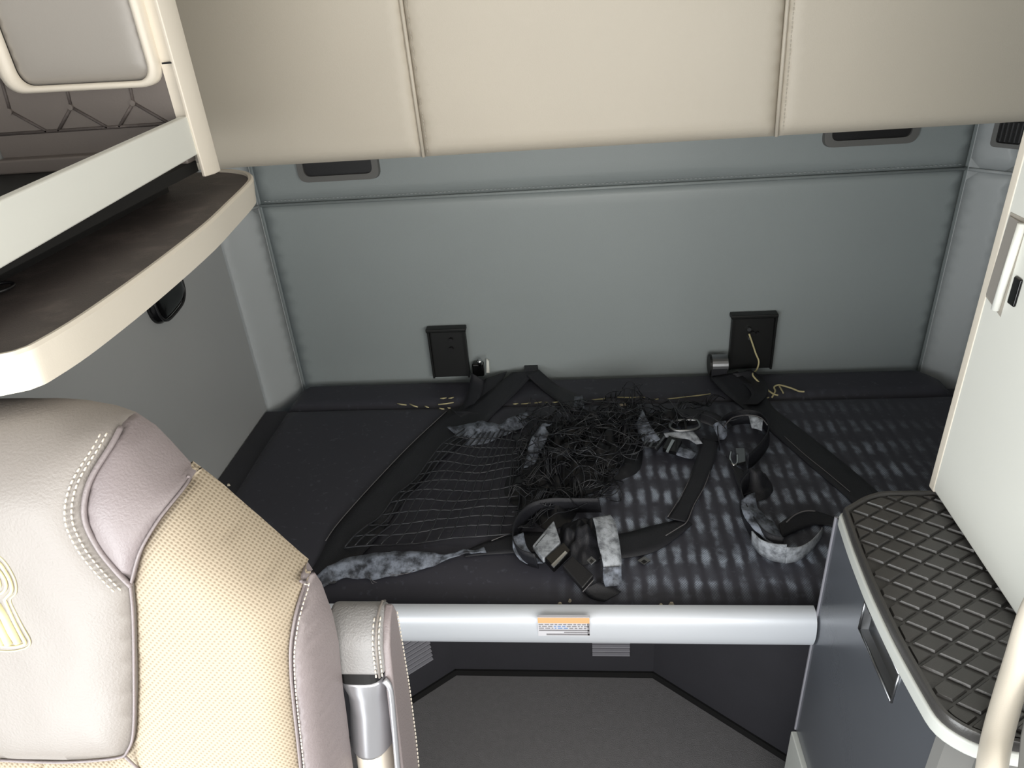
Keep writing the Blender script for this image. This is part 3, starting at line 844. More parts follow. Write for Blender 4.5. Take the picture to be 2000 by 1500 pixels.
# headrest field (symmetrical)
hr = silR[:silR.index(S(222, 832)) if False else 6]
right_edge = hr[:5] + [S(222, 832)] + catmull([Vector((p.x, p.y, 0)) for p in [S(222, 832)] + front(seamA[1:])], 4)[1:]
right_edge = [Vector((p[0], p[1])) for p in right_edge]
sc_ = [Vector((p[0], p[1])) for p in catmull([Vector((p.x, p.y, 0)) for p in front(seamC)], 4)]
right_edge += sc_[1:]
left_edge = [Vector((2 * XC - p.x, p.y)) for p in reversed(right_edge[1:])]
headrest = zone('headrest', right_edge + left_edge, plane_pt, seat_h(.014, .020), .011, MT['seat_leather'], seat, skirt=(0, .012, -.002))
# shoulder wings
def wing(flip):
    a = [S(222, 832), S(262, 858), S(300, 897), S(335, 935)]
    b = [Vector((p[0], p[1])) for p in catmull([Vector((p.x, p.y, 0)) for p in [S(335, 935)] + front(seamB[1:])], 4)][1:]
    c = [Vector((p[0], p[1])) for p in catmull([Vector((p.x, p.y, 0)) for p in [S(222, 832)] + front(seamA[1:])], 4)]
    P = a + b + list(reversed(c[1:-1]))
    if flip: P = mir(P)
    return zone('shoulder_wing', P, plane_pt, seat_h(.010, .016), .009, MT['seat_leather_dark'], seat, skirt=(0, .012, -.002))
wing(False); wing(True)
# fabric field
fx = [(335, 935), (400, 984), (470, 1045), (530, 1098), (575, 1136)]
fe = [Vector((p[0], p[1])) for p in catmull([Vector((p.x, p.y, 0)) for p in [S(575, 1136)] + front([(562, 1190), (560, 1280), (569, 1380), (583, 1500), (600, 1650)])], 4)]
fr_ = [Vector((p[0], p[1])) for p in catmull([Vector((p.x, p.y, 0)) for p in [S(335, 935)] + front(seamB[1:])], 4)]
P = [S(*p) for p in fx[:-1]] + fe + [Vector((XC, fe[-1].y))]
lower = list(reversed(sc_))                            # from the middle up to the seam end
lower = [Vector((XC, lower[0].y))] + lower
fab = P[:] + lower + list(reversed(fr_[:-1]))[:-1]
zone('fabric_field', fab, plane_pt, seat_h(.012, .014, -.004), .012, MT['fabric'], seat, skirt=(0, .012, -.002))
zone('fabric_field', mir(fab), plane_pt, seat_h(.012, .014, -.004), .012, MT['fabric'], seat, skirt=(0, .012, -.002))
# side bolsters
sx = [(575, 1136), (604, 1180), (626, 1240), (640, 1300), (650, 1400), (664, 1500), (684, 1650)]
bol = [S(*p) for p in sx] + list(reversed(fe))[:-1]
zone('side_bolster', bol, plane_pt, seat_h(.012, .014), .009, MT['seat_leather_dark'], seat, skirt=(0, .012, -.002))
zone('side_bolster', mir(bol), plane_pt, seat_h(.012, .014), .009, MT['seat_leather_dark'], seat, skirt=(0, .012, -.002))
# back shell
def shell_ring(scale, h):
    c = Vector((XC, 1.15))
    return [plane_pt(*(c + (p - c) * scale), h) for p in SIL]
mb = MB(); n = len(SIL)
for s_, h in ((.992, -.058), (.955, -.085), (.86, -.115), (.70, -.135)): mb.v += [tuple(p) for p in shell_ring(s_, h)]
for k in range(3):
    for i in range(n): mb.f.append((k * n + i, k * n + (i + 1) % n, (k + 1) * n + (i + 1) % n, (k + 1) * n + i))
mb.f.append(tuple(3 * n + i for i in range(n)))
build('back_shell', mb, MT['seat_leather_dark'], seat, smooth=True)
# stitched seams
def on_seat(L, du=0.0, h=.004, cut=0):
    c = catmull([Vector((p.x, p.y, 0)) for p in L], 8)[cut:]
    return [plane_pt(p.x + du, p.y, h - rnd(Vector((p.x, p.y))) + .001) for p in c]
LA = [S(222, 832)] + front(seamA[1:])
stitches('seam_stitching', on_seat(LA, -.008, .006, 4), MT['thread_cream'], seat, .0062, .0046, .0011)
stitches('seam_stitching', on_seat(LA, -.013, .009, 4), MT['thread_cream'], seat, .0062, .0046, .0011)
build('seam_piping', MB().tube(on_seat(LA, .002, .002, 3), .0028, 8), MT['seat_leather_dark'], seat, smooth=True)
LB = [S(575, 1136)] + front([(562, 1190), (560, 1280), (569, 1380), (583, 1500), (600, 1650)])
stitches('seam_stitching', on_seat(LB, .006, .006, 5), MT['thread_cream'], seat, .005, .0038, .0008)
build('seam_piping', MB().tube(on_seat(LB, .000, .001, 5), .0018, 8), MT['seat_leather_dark'], seat, smooth=True)
build('seam_piping', MB().tube(on_seat(front(seamC), .0, .001), .0016, 8), MT['seat_leather_dark'], seat, smooth=True)
build('seam_piping', MB().tube(on_seat([S(335, 935)] + front(seamB[1:]), .0, .001, 5), .0016, 8), MT['seat_leather_dark'], seat, smooth=True)
build('seam_piping', MB().tube(on_seat(front([(252, 1468), (275, 1490), (300, 1515), (330, 1560)]), .0, .006), .0016, 8), MT['seat_leather_dark'], seat, smooth=True)
# embroidered emblem on the headrest (only its right half shows)
eh = .0145
def ep(L, h=eh): return [onplane(p[0], p[1], SP - SN * h, SN) for p in L]
bowl = [(-30, 1092), (-12, 1093), (0, 1101), (9, 1114), (18, 1130), (23, 1146), (22, 1156), (14, 1165), (9, 1171)]
leg = [(9, 1171), (18, 1192), (30, 1218), (43, 1243), (49, 1254), (46, 1259), (30, 1263), (12, 1263), (-4, 1260), (-30, 1256)]
em = build('emblem', MB().tube(catmull(ep(bowl), 4) + catmull(ep(leg), 4)[1:], .0017, 6), MT['emblem'], seat, smooth=True)
em['label'] = 'pale yellow embroidered letter emblem'
build('emblem_outline', MB().tube(catmull(ep([(-30, 1080), (-8, 1083), (8, 1096), (20, 1114), (30, 1136), (31, 1158), (20, 1172), (30, 1196), (44, 1224), (58, 1250), (56, 1262), (40, 1269), (12, 1272), (-30, 1267)], .0142), 4), .0010, 5), MT['emblem'], em, smooth=True)
for L in ([(-30, 1108), (-6, 1112), (6, 1126), (12, 1142), (9, 1153), (-2, 1160), (-30, 1161)], [(-30, 1122), (-8, 1126), (-1, 1138), (-3, 1147), (-30, 1149)]):
    build('emblem_stroke', MB().tube(catmull(ep(L), 4), .0016, 6), MT['emblem'], em, smooth=True)
for L in ([(-4, 1180), (10, 1206), (24, 1234), (36, 1256)], [(-10, 1202), (2, 1226), (18, 1258)], [(-20, 1216), (-8, 1238), (2, 1258)]):
    build('emblem_stroke', MB().tube(ep(L), [.0036, .0040, .0042, .0036][:len(L)], 8), MT['emblem'], em, smooth=True)
# cushion and base (below the frame)
build('seat_cushion', MB().box(XC - .26, XC + .26, -.06, .40, .50, .66), MT['seat_leather_dark'], seat, bevel=.05, seg=5)
build('seat_base', MB().box(XC - .18, XC + .18, .02, .40, .0, .50), MT['black'], seat, bevel=.01)
build('back_hinge', MB().box(XC - .22, XC + .22, .34, .44, .50, .72), MT['black'], seat, bevel=.02)

# fold-up armrest on the right side of the seat
YA = .56
arm = build('armrest', MB(), None, seat)
KA = .25
def ax_(px, py):
    p = onplane(px, py, (0, YA, 1.193), Vector((0, 1, -KA)))
    p.y = YA
    return p
tl, tr_, bl_, br_ = ax_(637, 1172), ax_(748, 1172), ax_(650, 1322), ax_(752, 1322)
axl, axr = (tl.x + bl_.x) / 2 - .007, (tr_.x + br_.x) / 2 - .004
ztop, zbot = tl.z - .034, bl_.z
# pad: rounded top, flat front, seen from the front; extends back
rt = .030
prof = [(YA, zbot)]
for k in range(9):
    a = math.pi / 2 * k / 8
    prof.append((YA + rt - rt * math.cos(a), ztop - rt + rt * math.sin(a)))
prof += [(YA + .040, ztop - .001), (YA + .052, ztop - .010), (YA + .058, ztop - .03), (YA + .058, zbot)]
pad = build('pad', MB().prism([(axl, y, z) for y, z in prof], (axr - axl, 0, 0)), MT['arm_leather'], arm, bevel=.007, seg=4)
dxs = .010
front_path = [(axr - .010, y - .0012, z) for y, z in prof[:8]]
stitches('pad_stitching', front_path, MT['thread_cream'], arm, .0058, .0042, .0011)
stitches('pad_stitching', [(axr - .003, y - .000, z + .0004) for y, z in prof[:8]], MT['thread_cream'], arm, .0058, .0042, .0010)
build('pad_piping', MB().tube([(axr - .0062, y - .0006, z + .0005) for y, z in prof[:12]], .0016, 6), MT['seat_leather'], arm, smooth=True)
# long side panel of the arm going down behind the hinge
XS = axr + .008
sb_ = [p - Vector((0, KA * (p.z - 1.193), 0)) for p in (onx(x, y, XS) for x, y in ((768, 1178), (775, 1192), (788, 1270), (800, 1345), (812, 1440), (822, 1540)))]
sidep = [(YA + .004, .70), (YA + .004, zbot + .003), (YA + .006, ztop - .030), (YA + .016, ztop - .010), (YA + .026, ztop - .003)] + [(p.y, p.z) for p in sb_] + [(sb_[-1].y, .70)]
build('side_panel', MB().prism([(axr - .002, y, z) for y, z in sidep], (.010, 0, 0)), MT['seat_leather_dark'], arm, bevel=.003)
stitches('panel_stitching', [(XS + .0005, p.y - .001, p.z) for p in sb_[1:]], MT['thread_cream'], arm, .006, .0042, .0010)
# dark collar and tapered silver knuckle
col_p = round_poly([(axl + .004, YA + .002), (axr - .006, YA + .002), (axr - .006, YA + .07), (axl + .004, YA + .07)], .02, 5)
build('collar', MB().prism([(p.x, p.y, zbot - .012) for p in col_p], (0, 0, .014)), MT['gap'], arm, smooth=False)
k0 = ax_(652, 1333); k1 = ax_(748, 1333); kb0, kb1 = ax_(672, 1488), ax_(762, 1488)
mb = MB(); NS = 28
def kring(xa, xb, z, yo=0.0, sq=2.6):
    cx_, rx = (xa + xb) / 2, (xb - xa) / 2
    out = []
    for k in range(NS):
        a = 2 * math.pi * k / NS
        ca, sa = math.cos(a), math.sin(a)
        out.append((cx_ + rx * math.copysign(abs(ca) ** (2 / sq), ca), YA + .036 + yo + .034 * math.copysign(abs(sa) ** (2 / sq), sa), z))
    return out
zs = [zbot - .012, zbot - .016, zbot - .035, (zbot + kb0.z) / 2, kb0.z + .004, kb0.z]
xa = [k0.x + .003, k0.x, k0.x + .006, (k0.x + kb0.x) / 2 + .006, kb0.x, kb0.x + .004]
xb = [k1.x - .003, k1.x, k1.x - .002, (k1.x + kb1.x) / 2, kb1.x, kb1.x - .004]
for a_, b_, z_, s_ in zip(xa, xb, zs, (3.5, 3.5, 2.6, 2.2, 2.1, 2.1)): mb.v += kring(a_, b_, z_, 0, s_)
for k in range(5):
    for i in range(NS): mb.f.append((k * NS + i, k * NS + (i + 1) % NS, (k + 1) * NS + (i + 1) % NS, (k + 1) * NS + i))
mb.f += [tuple(range(NS)), tuple(5 * NS + i for i in range(NS))]
kn = build('hinge_knuckle', mb, MT['silver_plastic'], arm, smooth=True)
kn['label'] = 'tapered silver plastic knuckle'
mb = MB(); zz = [kb0.z + .001, .66]
for z_ in zz: mb.v += kring(kb0.x + .007, kb1.x - .007, z_, 0, 2.4)
for i in range(NS): mb.f.append((i, (i + 1) % NS, NS + (i + 1) % NS, NS + i))
build('hinge_stem', mb, MT['white_plastic'], arm, smooth=True)
build('side_rib', MB().tube(catmull([ax_(750, 1328), ax_(762, 1345), ax_(768, 1400), ax_(774, 1470), ax_(780, 1540)], 5), .0035, 8), MT['silver_plastic'], arm, smooth=True)

for ch in arm.children:                                 # the arm leans with the backrest
    for v_ in ch.data.vertices: v_.co.y += KA * (v_.co.z - 1.193)

# ================================================================== RESTRAINT NET with straps, buckles
def hp(px, py, h=0.0):
    lo, hi = .85, 2.4                       # walk along the sight line until it meets the mattress top
    for _ in range(40):
        m_ = (lo + hi) / 2; p = ony(px, py, m_)
        if p.z > mz(p.x, p.y) + h: lo = m_
        else: hi = m_
    return ony(px, py, (lo + hi) / 2)
net = thing('restraint_net', hp(1080, 950), 'tangled black cargo net with webbing straps and buckles, heaped on the black mattress', 'net')
def ribbon(name, rows, m='strap', th=.0022, per=6, parent=None, h0=.004, wob=0.0):
    """rows: (xa, ya, xb, yb[, ha, hb]) pixel pairs on the two edges of the strap, h above the mattress"""
    A_, B_ = [], []
    for r in rows:
        ha, hb = (r[4], r[5]) if len(r) > 4 else (h0, h0)
        A_.append(hp(r[0], r[1], ha)); B_.append(hp(r[2], r[3], hb))
    A_, B_ = catmull(A_, per), catmull(B_, per)
    nc = 4; mb = MB(); n = len(A_)
    for i in range(n):
        for j in range(nc + 1):
            p = A_[i].lerp(B_[i], j / nc)
            if wob: p = p + Vector((0, 0, wob * noise.noise(p * 40)))
            mb.v.append(tuple(p))
    w = nc + 1
    for i in range(n - 1):
        for j in range(nc): mb.f.append((i * w + j, i * w + j + 1, (i + 1) * w + j + 1, (i + 1) * w + j))
    o = build(name, mb, MT[m], parent or net, smooth=True)
    s = o.modifiers.new('solid', 'SOLIDIFY'); s.thickness = th; s.offset = 0
    return o
def standing(name, path, ht, m='strap', th=.0022, per=6, closed=False, lean=(0, 0), base=.002):
    """webbing standing on its edge along a pixel path"""
    P = catmull([hp(*p, base) for p in path], per, closed); nr = 3; mb = MB(); n = len(P)
    for i, p in enumerate(P):
        hh = ht if not isinstance(ht, (list, tuple)) else ht[0] + (ht[1] - ht[0]) * i / (n - 1)
        for j in range(nr + 1):
            t = j / nr
            mb.v.append((p.x + lean[0] * t, p.y + lean[1] * t, p.z + hh * t))
    w = nr + 1
    for i in range(n if closed else n - 1):
        k = (i + 1) % n
        for j in range(nr): mb.f.append((i * w + j, i * w + j + 1, k * w + j + 1, k * w + j))
    o = build(name, mb, MT[m], net, smooth=True)
    s = o.modifiers.new('solid', 'SOLIDIFY'); s.thickness = th; s.offset = 0
    return o
def edge_line(rows_px, h=.006, r=.0012, name='strap_edge'):
    return build(name, MB().tube(catmull([hp(x, y, h) for x, y in rows_px], 5), r, 5), MT['strap_edge'], net, smooth=True)
# border strap of the net, from the rear left anchor down to the front left corner
ribbon('border_strap', [(1000, 728, 1048, 724, .03, .03), (958, 762, 1012, 764, .012, .012), (905, 800, 962, 812), (868, 806, 935, 846), (800, 872, 872, 890), (720, 956, 800, 966), (656, 1028, 745, 1040), (622, 1092, 700, 1092), (588, 1142, 655, 1140)])
edge_line([(872, 803), (800, 870), (720, 954), (660, 1022), (636, 1056)])
ribbon('anchor_strap', [(948, 740, 990, 726, .02, .02), (918, 775, 962, 776), (892, 806, 934, 808)])
ribbon('anchor_strap', [(920, 728, 945, 742, .05, .03), (918, 745, 942, 765, .03, .01), (905, 790, 925, 800), (880, 800, 900, 815)])
ribbon('anchor_strap', [(1028, 732, 1052, 722, .03, .03), (1062, 764, 1088, 752), (1098, 790, 1122, 768), (1120, 806, 1150, 782)])
ribbon('strap_end', [(1122, 775, 1120, 800, .016, .012), (1138, 772, 1142, 798, .02, .014)], 'strap_dusty')
build('strap_end', MB().prism([hp(1024, 718, .02), hp(1050, 714, .02), hp(1052, 728, .02), hp(1026, 732, .02)], (0, 0, .012)), MT['strap'], net, bevel=.002)
# front hem strap, twisted, dusty side up in the middle
ribbon('hem_strap', [(586, 1142, 604, 1172, .012, .004), (640, 1108, 652, 1136, .016, .004), (690, 1088, 706, 1130, .016, .003), (720, 1080, 738, 1132, .022, .003), (770, 1077, 775, 1124, .022, .003), (830, 1079, 828, 1112, .018, .003), (868, 1081, 866, 1096, .014, .006), (905, 1076, 906, 1084, .010, .008), (945, 1068, 950, 1080, .008, .006)], 'strap_dusty', wob=.008)
ribbon('hem_strap', [(905, 1078, 908, 1088), (940, 1062, 942, 1084), (970, 1052, 975, 1082), (1004, 1040, 1006, 1080), (1060, 1040, 1064, 1078), (1140, 1046, 1145, 1090), (1215, 1042, 1218, 1090), (1270, 1028, 1282, 1076), (1318, 1017, 1332, 1042), (1338, 1012, 1352, 1024)], 'strap')
edge_line([(960, 1056), (985, 1046), (1004, 1040)], .008, .0012)
for a, b in (((720, 1122), (736, 1138)), ((752, 1120), (800, 1118)), ((780, 1120), (812, 1112)), ((722, 1128), (730, 1140))):
    build('loose_thread', MB().tube(catmull([hp(*a, .004), hp((a[0] + b[0]) / 2, (a[1] + b[1]) / 2 + 4, .012), hp(*b, .003)], 5), .0007, 4), MT['strap_edge'], net, smooth=True)
ribbon('hem_loop', [(585, 1160, 600, 1180, .02, .01), (600, 1165, 618, 1178, .03, .015), (612, 1178, 628, 1186, .02, .005)], 'strap')
# flat strap in the middle
ribbon('flat_strap', [(1372, 856, 1404, 862, .02, .02), (1358, 900, 1394, 905, .012, .012), (1338, 955, 1372, 958, .010, .010), (1320, 990, 1352, 996, .009, .009), (1302, 1012, 1340, 1020, .008, .008)], 'strap')
edge_line([(1398, 885), (1378, 945), (1356, 985), (1342, 1018), (1326, 1030), (1300, 1046)], .011, .0012)
edge_line([(1368, 880), (1340, 950), (1304, 1010)], .011, .0009)
# long strap from the rear right anchor to the cabinet
ribbon('long_strap', [(1388, 738, 1440, 726, .02, .03), (1412, 765, 1490, 768, .012, .012), (1455, 800, 1512, 798), (1500, 838, 1548, 826), (1580, 908, 1625, 886), (1650, 968, 1702, 950), (1672, 990, 1730, 975)])
edge_line([(1532, 852), (1570, 886), (1612, 920), (1660, 960)], .007, .0010)
ribbon('long_strap_tail', [(1430, 730, 1466, 722, .035, .035), (1445, 742, 1492, 742, .02, .02), (1468, 770, 1500, 768, .02, .02), (1450, 790, 1480, 790, .012, .012)])
# netting: a knotted grid, flat on the left, heaped in the middle
def netting(name, corners, nu, nv, amp, freq, r, m, seed, lift, skew=0.0, sides=3, step=3):
    """corners: four pixel points TL, TR, BR, BL; the grid is draped with folds of height amp"""
    rnd_ = random.Random(seed); off = Vector((rnd_.uniform(0, 50), rnd_.uniform(0, 50), seed))
    C4 = [hp(*c) for c in corners]
    def pos(u, v):
        a = C4[0].lerp(C4[1], u); b = C4[3].lerp(C4[2], u); p = a.lerp(b, v)
        q = p * freq + off
        dx = noise.noise(q) * skew; dy = noise.noise(q + Vector((9, 3, 1))) * skew
        p = Vector((p.x + dx, p.y + dy, 0))
        hgt = amp * max(0, noise.noise(Vector((p.x, p.y, 0)) * freq * 1.0 + off) * .9 + .45) if amp else 0
        fine = .0025 * noise.noise(Vector((u * 40, v * 40, seed)))
        return Vector((p.x, p.y, mz(p.x, p.y) + lift + hgt + fine))
    mb = MB()
    for i in range(nu + 1):
        mb.tube([pos(i / nu, j / (nv * step)) for j in range(nv * step + 1)], r, sides)
    for j in range(nv + 1):
        mb.tube([pos(i / (nu * step), j / nv) for i in range(nu * step + 1)], r, sides)
    o = build(name, mb, MT[m], net, smooth=True, fix=False); o['kind'] = 'stuff'
    return o
netting('netting', [(905, 845), (1020, 850), (1004, 1052), (672, 1078)], 13, 12, .014, 9, .0021, 'net_painted_sheen', 3, .004, .012, 5)
netting('crumpled_netting', [(1030, 800), (1270, 800), (1215, 960), (1000, 1020)], 22, 16, .055, 13, .0014, 'net_painted_sheen', 5, .006, .05)
netting('crumpled_netting', [(1040, 830), (1260, 790), (1190, 985), (1010, 990)], 20, 18, .075, 16, .0013, 'net', 8, .004, .07)
netting('crumpled_netting', [(1180, 795), (1420, 790), (1290, 860), (1190, 900)], 18, 10, .045, 16, .0014, 'net', 12, .004, .05)
netting('crumpled_netting', [(1040, 880), (1210, 880), (1180, 1000), (1010, 1040)], 16, 14, .035, 14, .0013, 'net_painted_sheen', 21, .004, .05)
# folded dark cloth under the heap
def mound(name, cx_, cy_, rx, ry, hgt, m, seed, rot=0.0):
    c = hp(cx_, cy_); mb = MB(); nr, ns = 14, 44
    for i in range(nr + 1):
        t = i / nr
        for k in range(ns):
            a = 2 * math.pi * k / ns
            wob = 1 + .22 * noise.noise(Vector((math.cos(a) * 1.6, math.sin(a) * 1.6, seed)))
            ux, uy = rx * t * wob * math.cos(a), ry * t * wob * math.sin(a)
            x = c.x + ux * math.cos(rot) - uy * math.sin(rot); y = c.y + ux * math.sin(rot) + uy * math.cos(rot)
            fold = abs(noise.noise(Vector((x * 22, y * 16, seed)))) * 1.3 + .35 * noise.noise(Vector((x * 50, y * 44, seed)))
            z = hgt * (1 - t ** 2.2) * (.45 + fold) 
            mb.v.append((x, y, mz(x, y) + max(z, .0) + .002))
    for i in range(nr):
        for k in range(ns): mb.f.append((i * ns + k, i * ns + (k + 1) % ns, (i + 1) * ns + (k + 1) % ns, (i + 1) * ns + k))
    return build(name, mb, MT[m], net, smooth=True)
mound('bundled_net', 1130, 890, .155, .17, .060, 'net', 4, .5)
mound('bundled_net', 1060, 930, .085, .16, .030, 'net', 14, -.1)
mound('bundled_net', 1200, 850, .13, .085, .045, 'net', 24, .4)
mound('bundled_net', 1075, 970, .075, .11, .022, 'net', 6, .2)
mound('bundled_net', 1275, 825, .13, .045, .034, 'net', 9, .1)
def cords(name, cx_, cy_, sx_, sy_, count, r, m, seed):
    rr = random.Random(seed); mb = MB()
    for k in range(count):
        px, py = rr.gauss(cx_, sx_), rr.gauss(cy_, sy_)
        a = rr.uniform(0, math.pi); L_ = rr.uniform(14, 48); bend = rr.uniform(-.5, .5)
        h = rr.uniform(.045, .085)
        P = []
        for t in (-1, -.5, 0, .5, 1):
            x = px + L_ * t * math.cos(a) - bend * L_ * (1 - t * t) * math.sin(a)
            y = py + (L_ * t * math.sin(a) + bend * L_ * (1 - t * t) * math.cos(a)) * .6
            P.append(hp(x, y, h * (1 - .55 * t * t)))
        mb.tube(catmull(P, 4), r, 4)
    o = build(name, mb, MT[m], net, smooth=True, fix=False); o['kind'] = 'stuff'
cords('loose_cord', 1125, 862, 45, 26, 70, .0013, 'net_painted_sheen', 3)
cords('loose_cord', 1190, 850, 34, 22, 26, .0009, 'cord_painted_sheen', 5)
cords('loose_cord', 1110, 880, 40, 30, 18, .0008, 'cord_painted_sheen', 9)
cords('loose_cord', 1240, 815, 60, 12, 36, .0012, 'net_painted_sheen', 11)
# dusty strap pieces around the heap
ribbon('folded_strap', [(872, 836, 890, 850, .010, .004), (905, 830, 912, 868, .014, .004), (950, 824, 956, 862, .016, .004), (985, 826, 992, 848, .016, .006), (1005, 812, 1016, 836, .020, .008), (1030, 808, 1040, 822, .020, .012)], 'strap_dusty', wob=.012)
ribbon('folded_strap', [(1078, 828, 1058, 838, .05, .045), (1050, 836, 1072, 846, .055, .05), (1036, 862, 1062, 868, .045, .04), (1028, 890, 1052, 892, .03, .025), (1022, 918, 1042, 915, .012, .010)], 'strap_dusty', wob=.012)
ribbon('folded_strap', [(1000, 855, 1012, 848, .01, .014), (1012, 868, 1028, 858, .02, .02), (1022, 882, 1036, 872, .012, .012)], 'strap')
ribbon('folded_strap', [(1255, 800, 1240, 830, .05, .03), (1270, 830, 1252, 856, .05, .03), (1290, 858, 1264, 872, .035, .02)], 'strap_dusty')
ribbon('folded_strap', [(1315, 800, 1330, 812, .05, .05), (1362, 800, 1360, 822, .05, .04), (1398, 808, 1388, 832, .045, .03), (1430, 832, 1408, 848, .03, .02)], 'strap')
ribbon('folded_strap', [(1392, 830, 1404, 858, .045, .01), (1402, 824, 1414, 858, .055, .012), (1418, 822, 1420, 850, .05, .02)], 'strap_dusty')
# upper right buckle cluster
def slab(name, quad, h0, h1, m, bev=.0012, parent=None):
    P = [hp(x, y, h0) for x, y in quad]
    return build(name, MB().prism(P, (0, 0, h1 - h0)), MT[m], parent or net, bevel=bev, seg=2)
lk = slab('ladder_buckle', [(1266, 842), (1304, 856), (1284, 882), (1248, 866)], .020, .028, 'black')
for k in range(3):
    a = .2 + k * .3
    q = lambda s, t: (1266 + 38 * s - 18 * t, 842 + 14 * s + 24 * t)
    slab('buckle_bar', [q(a, .0), q(a + .10, .0), q(a + .10, 1), q(a, 1)], .028, .032, 'steel', .0006, lk)
tg = slab('buckle_clasp', [(1306, 858), (1332, 866), (1320, 890), (1294, 882)], .024, .036, 'black_gloss')
slab('buckle_bar', [(1312, 860), (1318, 862), (1305, 886), (1300, 884)], .036, .040, 'chrome', .0006, tg)
ribbon('strap_tab', [(1326, 870, 1320, 888, .02, .018), (1345, 876, 1338, 894, .016, .014), (1362, 884, 1352, 896, .01, .01)], 'strap_dusty')
fr = MB()
ringp = catmull([hp(x, y, .040) for x, y in ((1308, 834), (1316, 823), (1340, 820), (1362, 822), (1366, 834), (1350, 840), (1322, 841))], 4, True)
build('buckle_loop', MB().tube(ringp, .0042, 6, closed=True), MT['steel'], net, smooth=True)
build('buckle_loop', MB().tube([hp(1338, 820, .041), hp(1340, 840, .041)], .003, 6), MT['black'], net, smooth=True)
ribbon('strap_lip', [(1296, 846, 1300, 854, .034, .03), (1330, 842, 1326, 856, .036, .03), (1352, 842, 1344, 858, .036, .03), (1372, 866, 1360, 868, .03, .024)], 'strap_pale')
# ring of webbing to the right of it, with a hook
standing('webbing_loop', [(1406, 880), (1404, 858), (1418, 838), (1445, 828), (1480, 830), (1500, 848), (1500, 872), (1484, 896), (1462, 918)], .045, 'strap', lean=(-.006, .0))
ribbon('pale_patch', [(1462, 812, 1468, 836, .049, .030), (1476, 814, 1478, 838, .049, .030), (1490, 820, 1488, 842, .049, .032)], 'strap_pale')  # paler strip of webbing along the top of the loop
edge_line([(1412, 835), (1428, 818), (1446, 812), (1466, 811), (1486, 816), (1499, 830)], .049, .0018)
hk = build('hook', MB().tube(catmull([hp(1428, 882, .02), hp(1426, 896, .02), hp(1432, 908, .018), (hp(1440, 904, .018)), hp(1440, 888, .02)], 5), .0034, 7), MT['chrome'], net, smooth=True)
slab('hook_plate', [(1436, 880), (1454, 880), (1456, 906), (1440, 910)], .012, .020, 'steel')
ribbon('webbing_tail', [(1418, 890, 1436, 912, .03, .012), (1432, 920, 1452, 920, .014, .012), (1440, 946, 1470, 940, .012, .012), (1452, 968, 1492, 955, .012, .012)], 'strap')
# front right loops
mound('webbing_fold', 1474, 950, .040, .050, .050, 'strap', 15, .0)
standing('webbing_loop', [(1462, 962), (1446, 984), (1452, 1018), (1472, 1056), (1496, 1084), (1528, 1094)], .052, 'strap', lean=(.0, .012))
standing('webbing_loop', [(1468, 1062), (1484, 1082), (1506, 1094), (1534, 1100)], [.040, .055], 'strap_pale', lean=(-.004, -.004))
standing('webbing_loop', [(1534, 1100), (1560, 1094), (1584, 1076), (1602, 1052), (1606, 1040)], [.048, .018], 'strap_pale', lean=(-.004, -.004))
ribbon('webbing_fold', [(1448, 975, 1474, 962, .055, .06), (1450, 1002, 1480, 992, .055, .05), (1468, 1028, 1500, 1012, .05, .045), (1490, 1046, 1520, 1030, .045, .04), (1510, 1066, 1528, 1050, .04, .035)], 'strap_dusty', wob=.01)
ribbon('strap_end', [(1520, 1024, 1528, 1050, .018, .006), (1548, 1006, 1560, 1036, .022, .006), (1575, 996, 1588, 1026, .02, .006), (1612, 1004, 1614, 1026, .008, .005), (1640, 1016, 1636, 1030, .005, .005)], 'strap')
edge_line([(1536, 1020), (1552, 1006), (1572, 998), (1592, 998)], .026, .0017)
# middle loops with the tongue-and-latch buckle
standing('webbing_loop', [(1175, 1000), (1130, 1000), (1080, 1000), (1040, 1012), (1014, 1042), (1010, 1078), (1024, 1100), (1052, 1110)], .044, 'strap', lean=(-.006, -.004))
ribbon('webbing_face', [(1002, 1048, 1022, 1040, .045, .04), (1002, 1072, 1028, 1066, .03, .03), (1014, 1092, 1040, 1082, .014, .016), (1030, 1102, 1060, 1100, .006, .008)], 'strap_dusty')
mound('webbing_fold', 1135, 1060, .055, .075, .060, 'strap', 31, .1)
lt = slab('latch_plate', [(1040, 1074), (1082, 1024), (1096, 1068), (1062, 1102)], .030, .044, 'strap_pale', .004)
lt['label'] = 'worn pale grey latch plate'
slab('latch_slot', [(1050, 1062), (1066, 1044), (1058, 1052), (1044, 1070)], .0440, .0452, 'gap', .0003, lt)
cl_ = slab('latch_bar', [(1064, 1100), (1102, 1068), (1116, 1086), (1082, 1120)], .030, .046, 'black_gloss', .003)
slab('bar_edge', [(1076, 1106), (1104, 1078), (1109, 1082), (1082, 1111)], .046, .050, 'chrome', .0008, cl_)
slab('latch_tongue', [(1098, 1112), (1118, 1094), (1160, 1132), (1138, 1158)], .022, .036, 'black', .003)
edge_line([(1138, 1156), (1160, 1132)], .037, .0012)
gr = slab('grommet', [(1146, 1096), (1155, 1088), (1165, 1096), (1155, 1105)], .058, .061, 'steel', .0008)
slab('grommet_hole', [(1151, 1096), (1155, 1092), (1160, 1096), (1155, 1100)], .061, .0618, 'gap', .0002, gr)
ribbon('webbing_face', [(1158, 1012, 1192, 1006, .07, .06), (1164, 1035, 1202, 1022, .068, .06), (1168, 1062, 1208, 1050, .06, .052), (1176, 1092, 1213, 1086, .05, .04), (1180, 1116, 1213, 1112, .036, .026)], 'strap_pale')
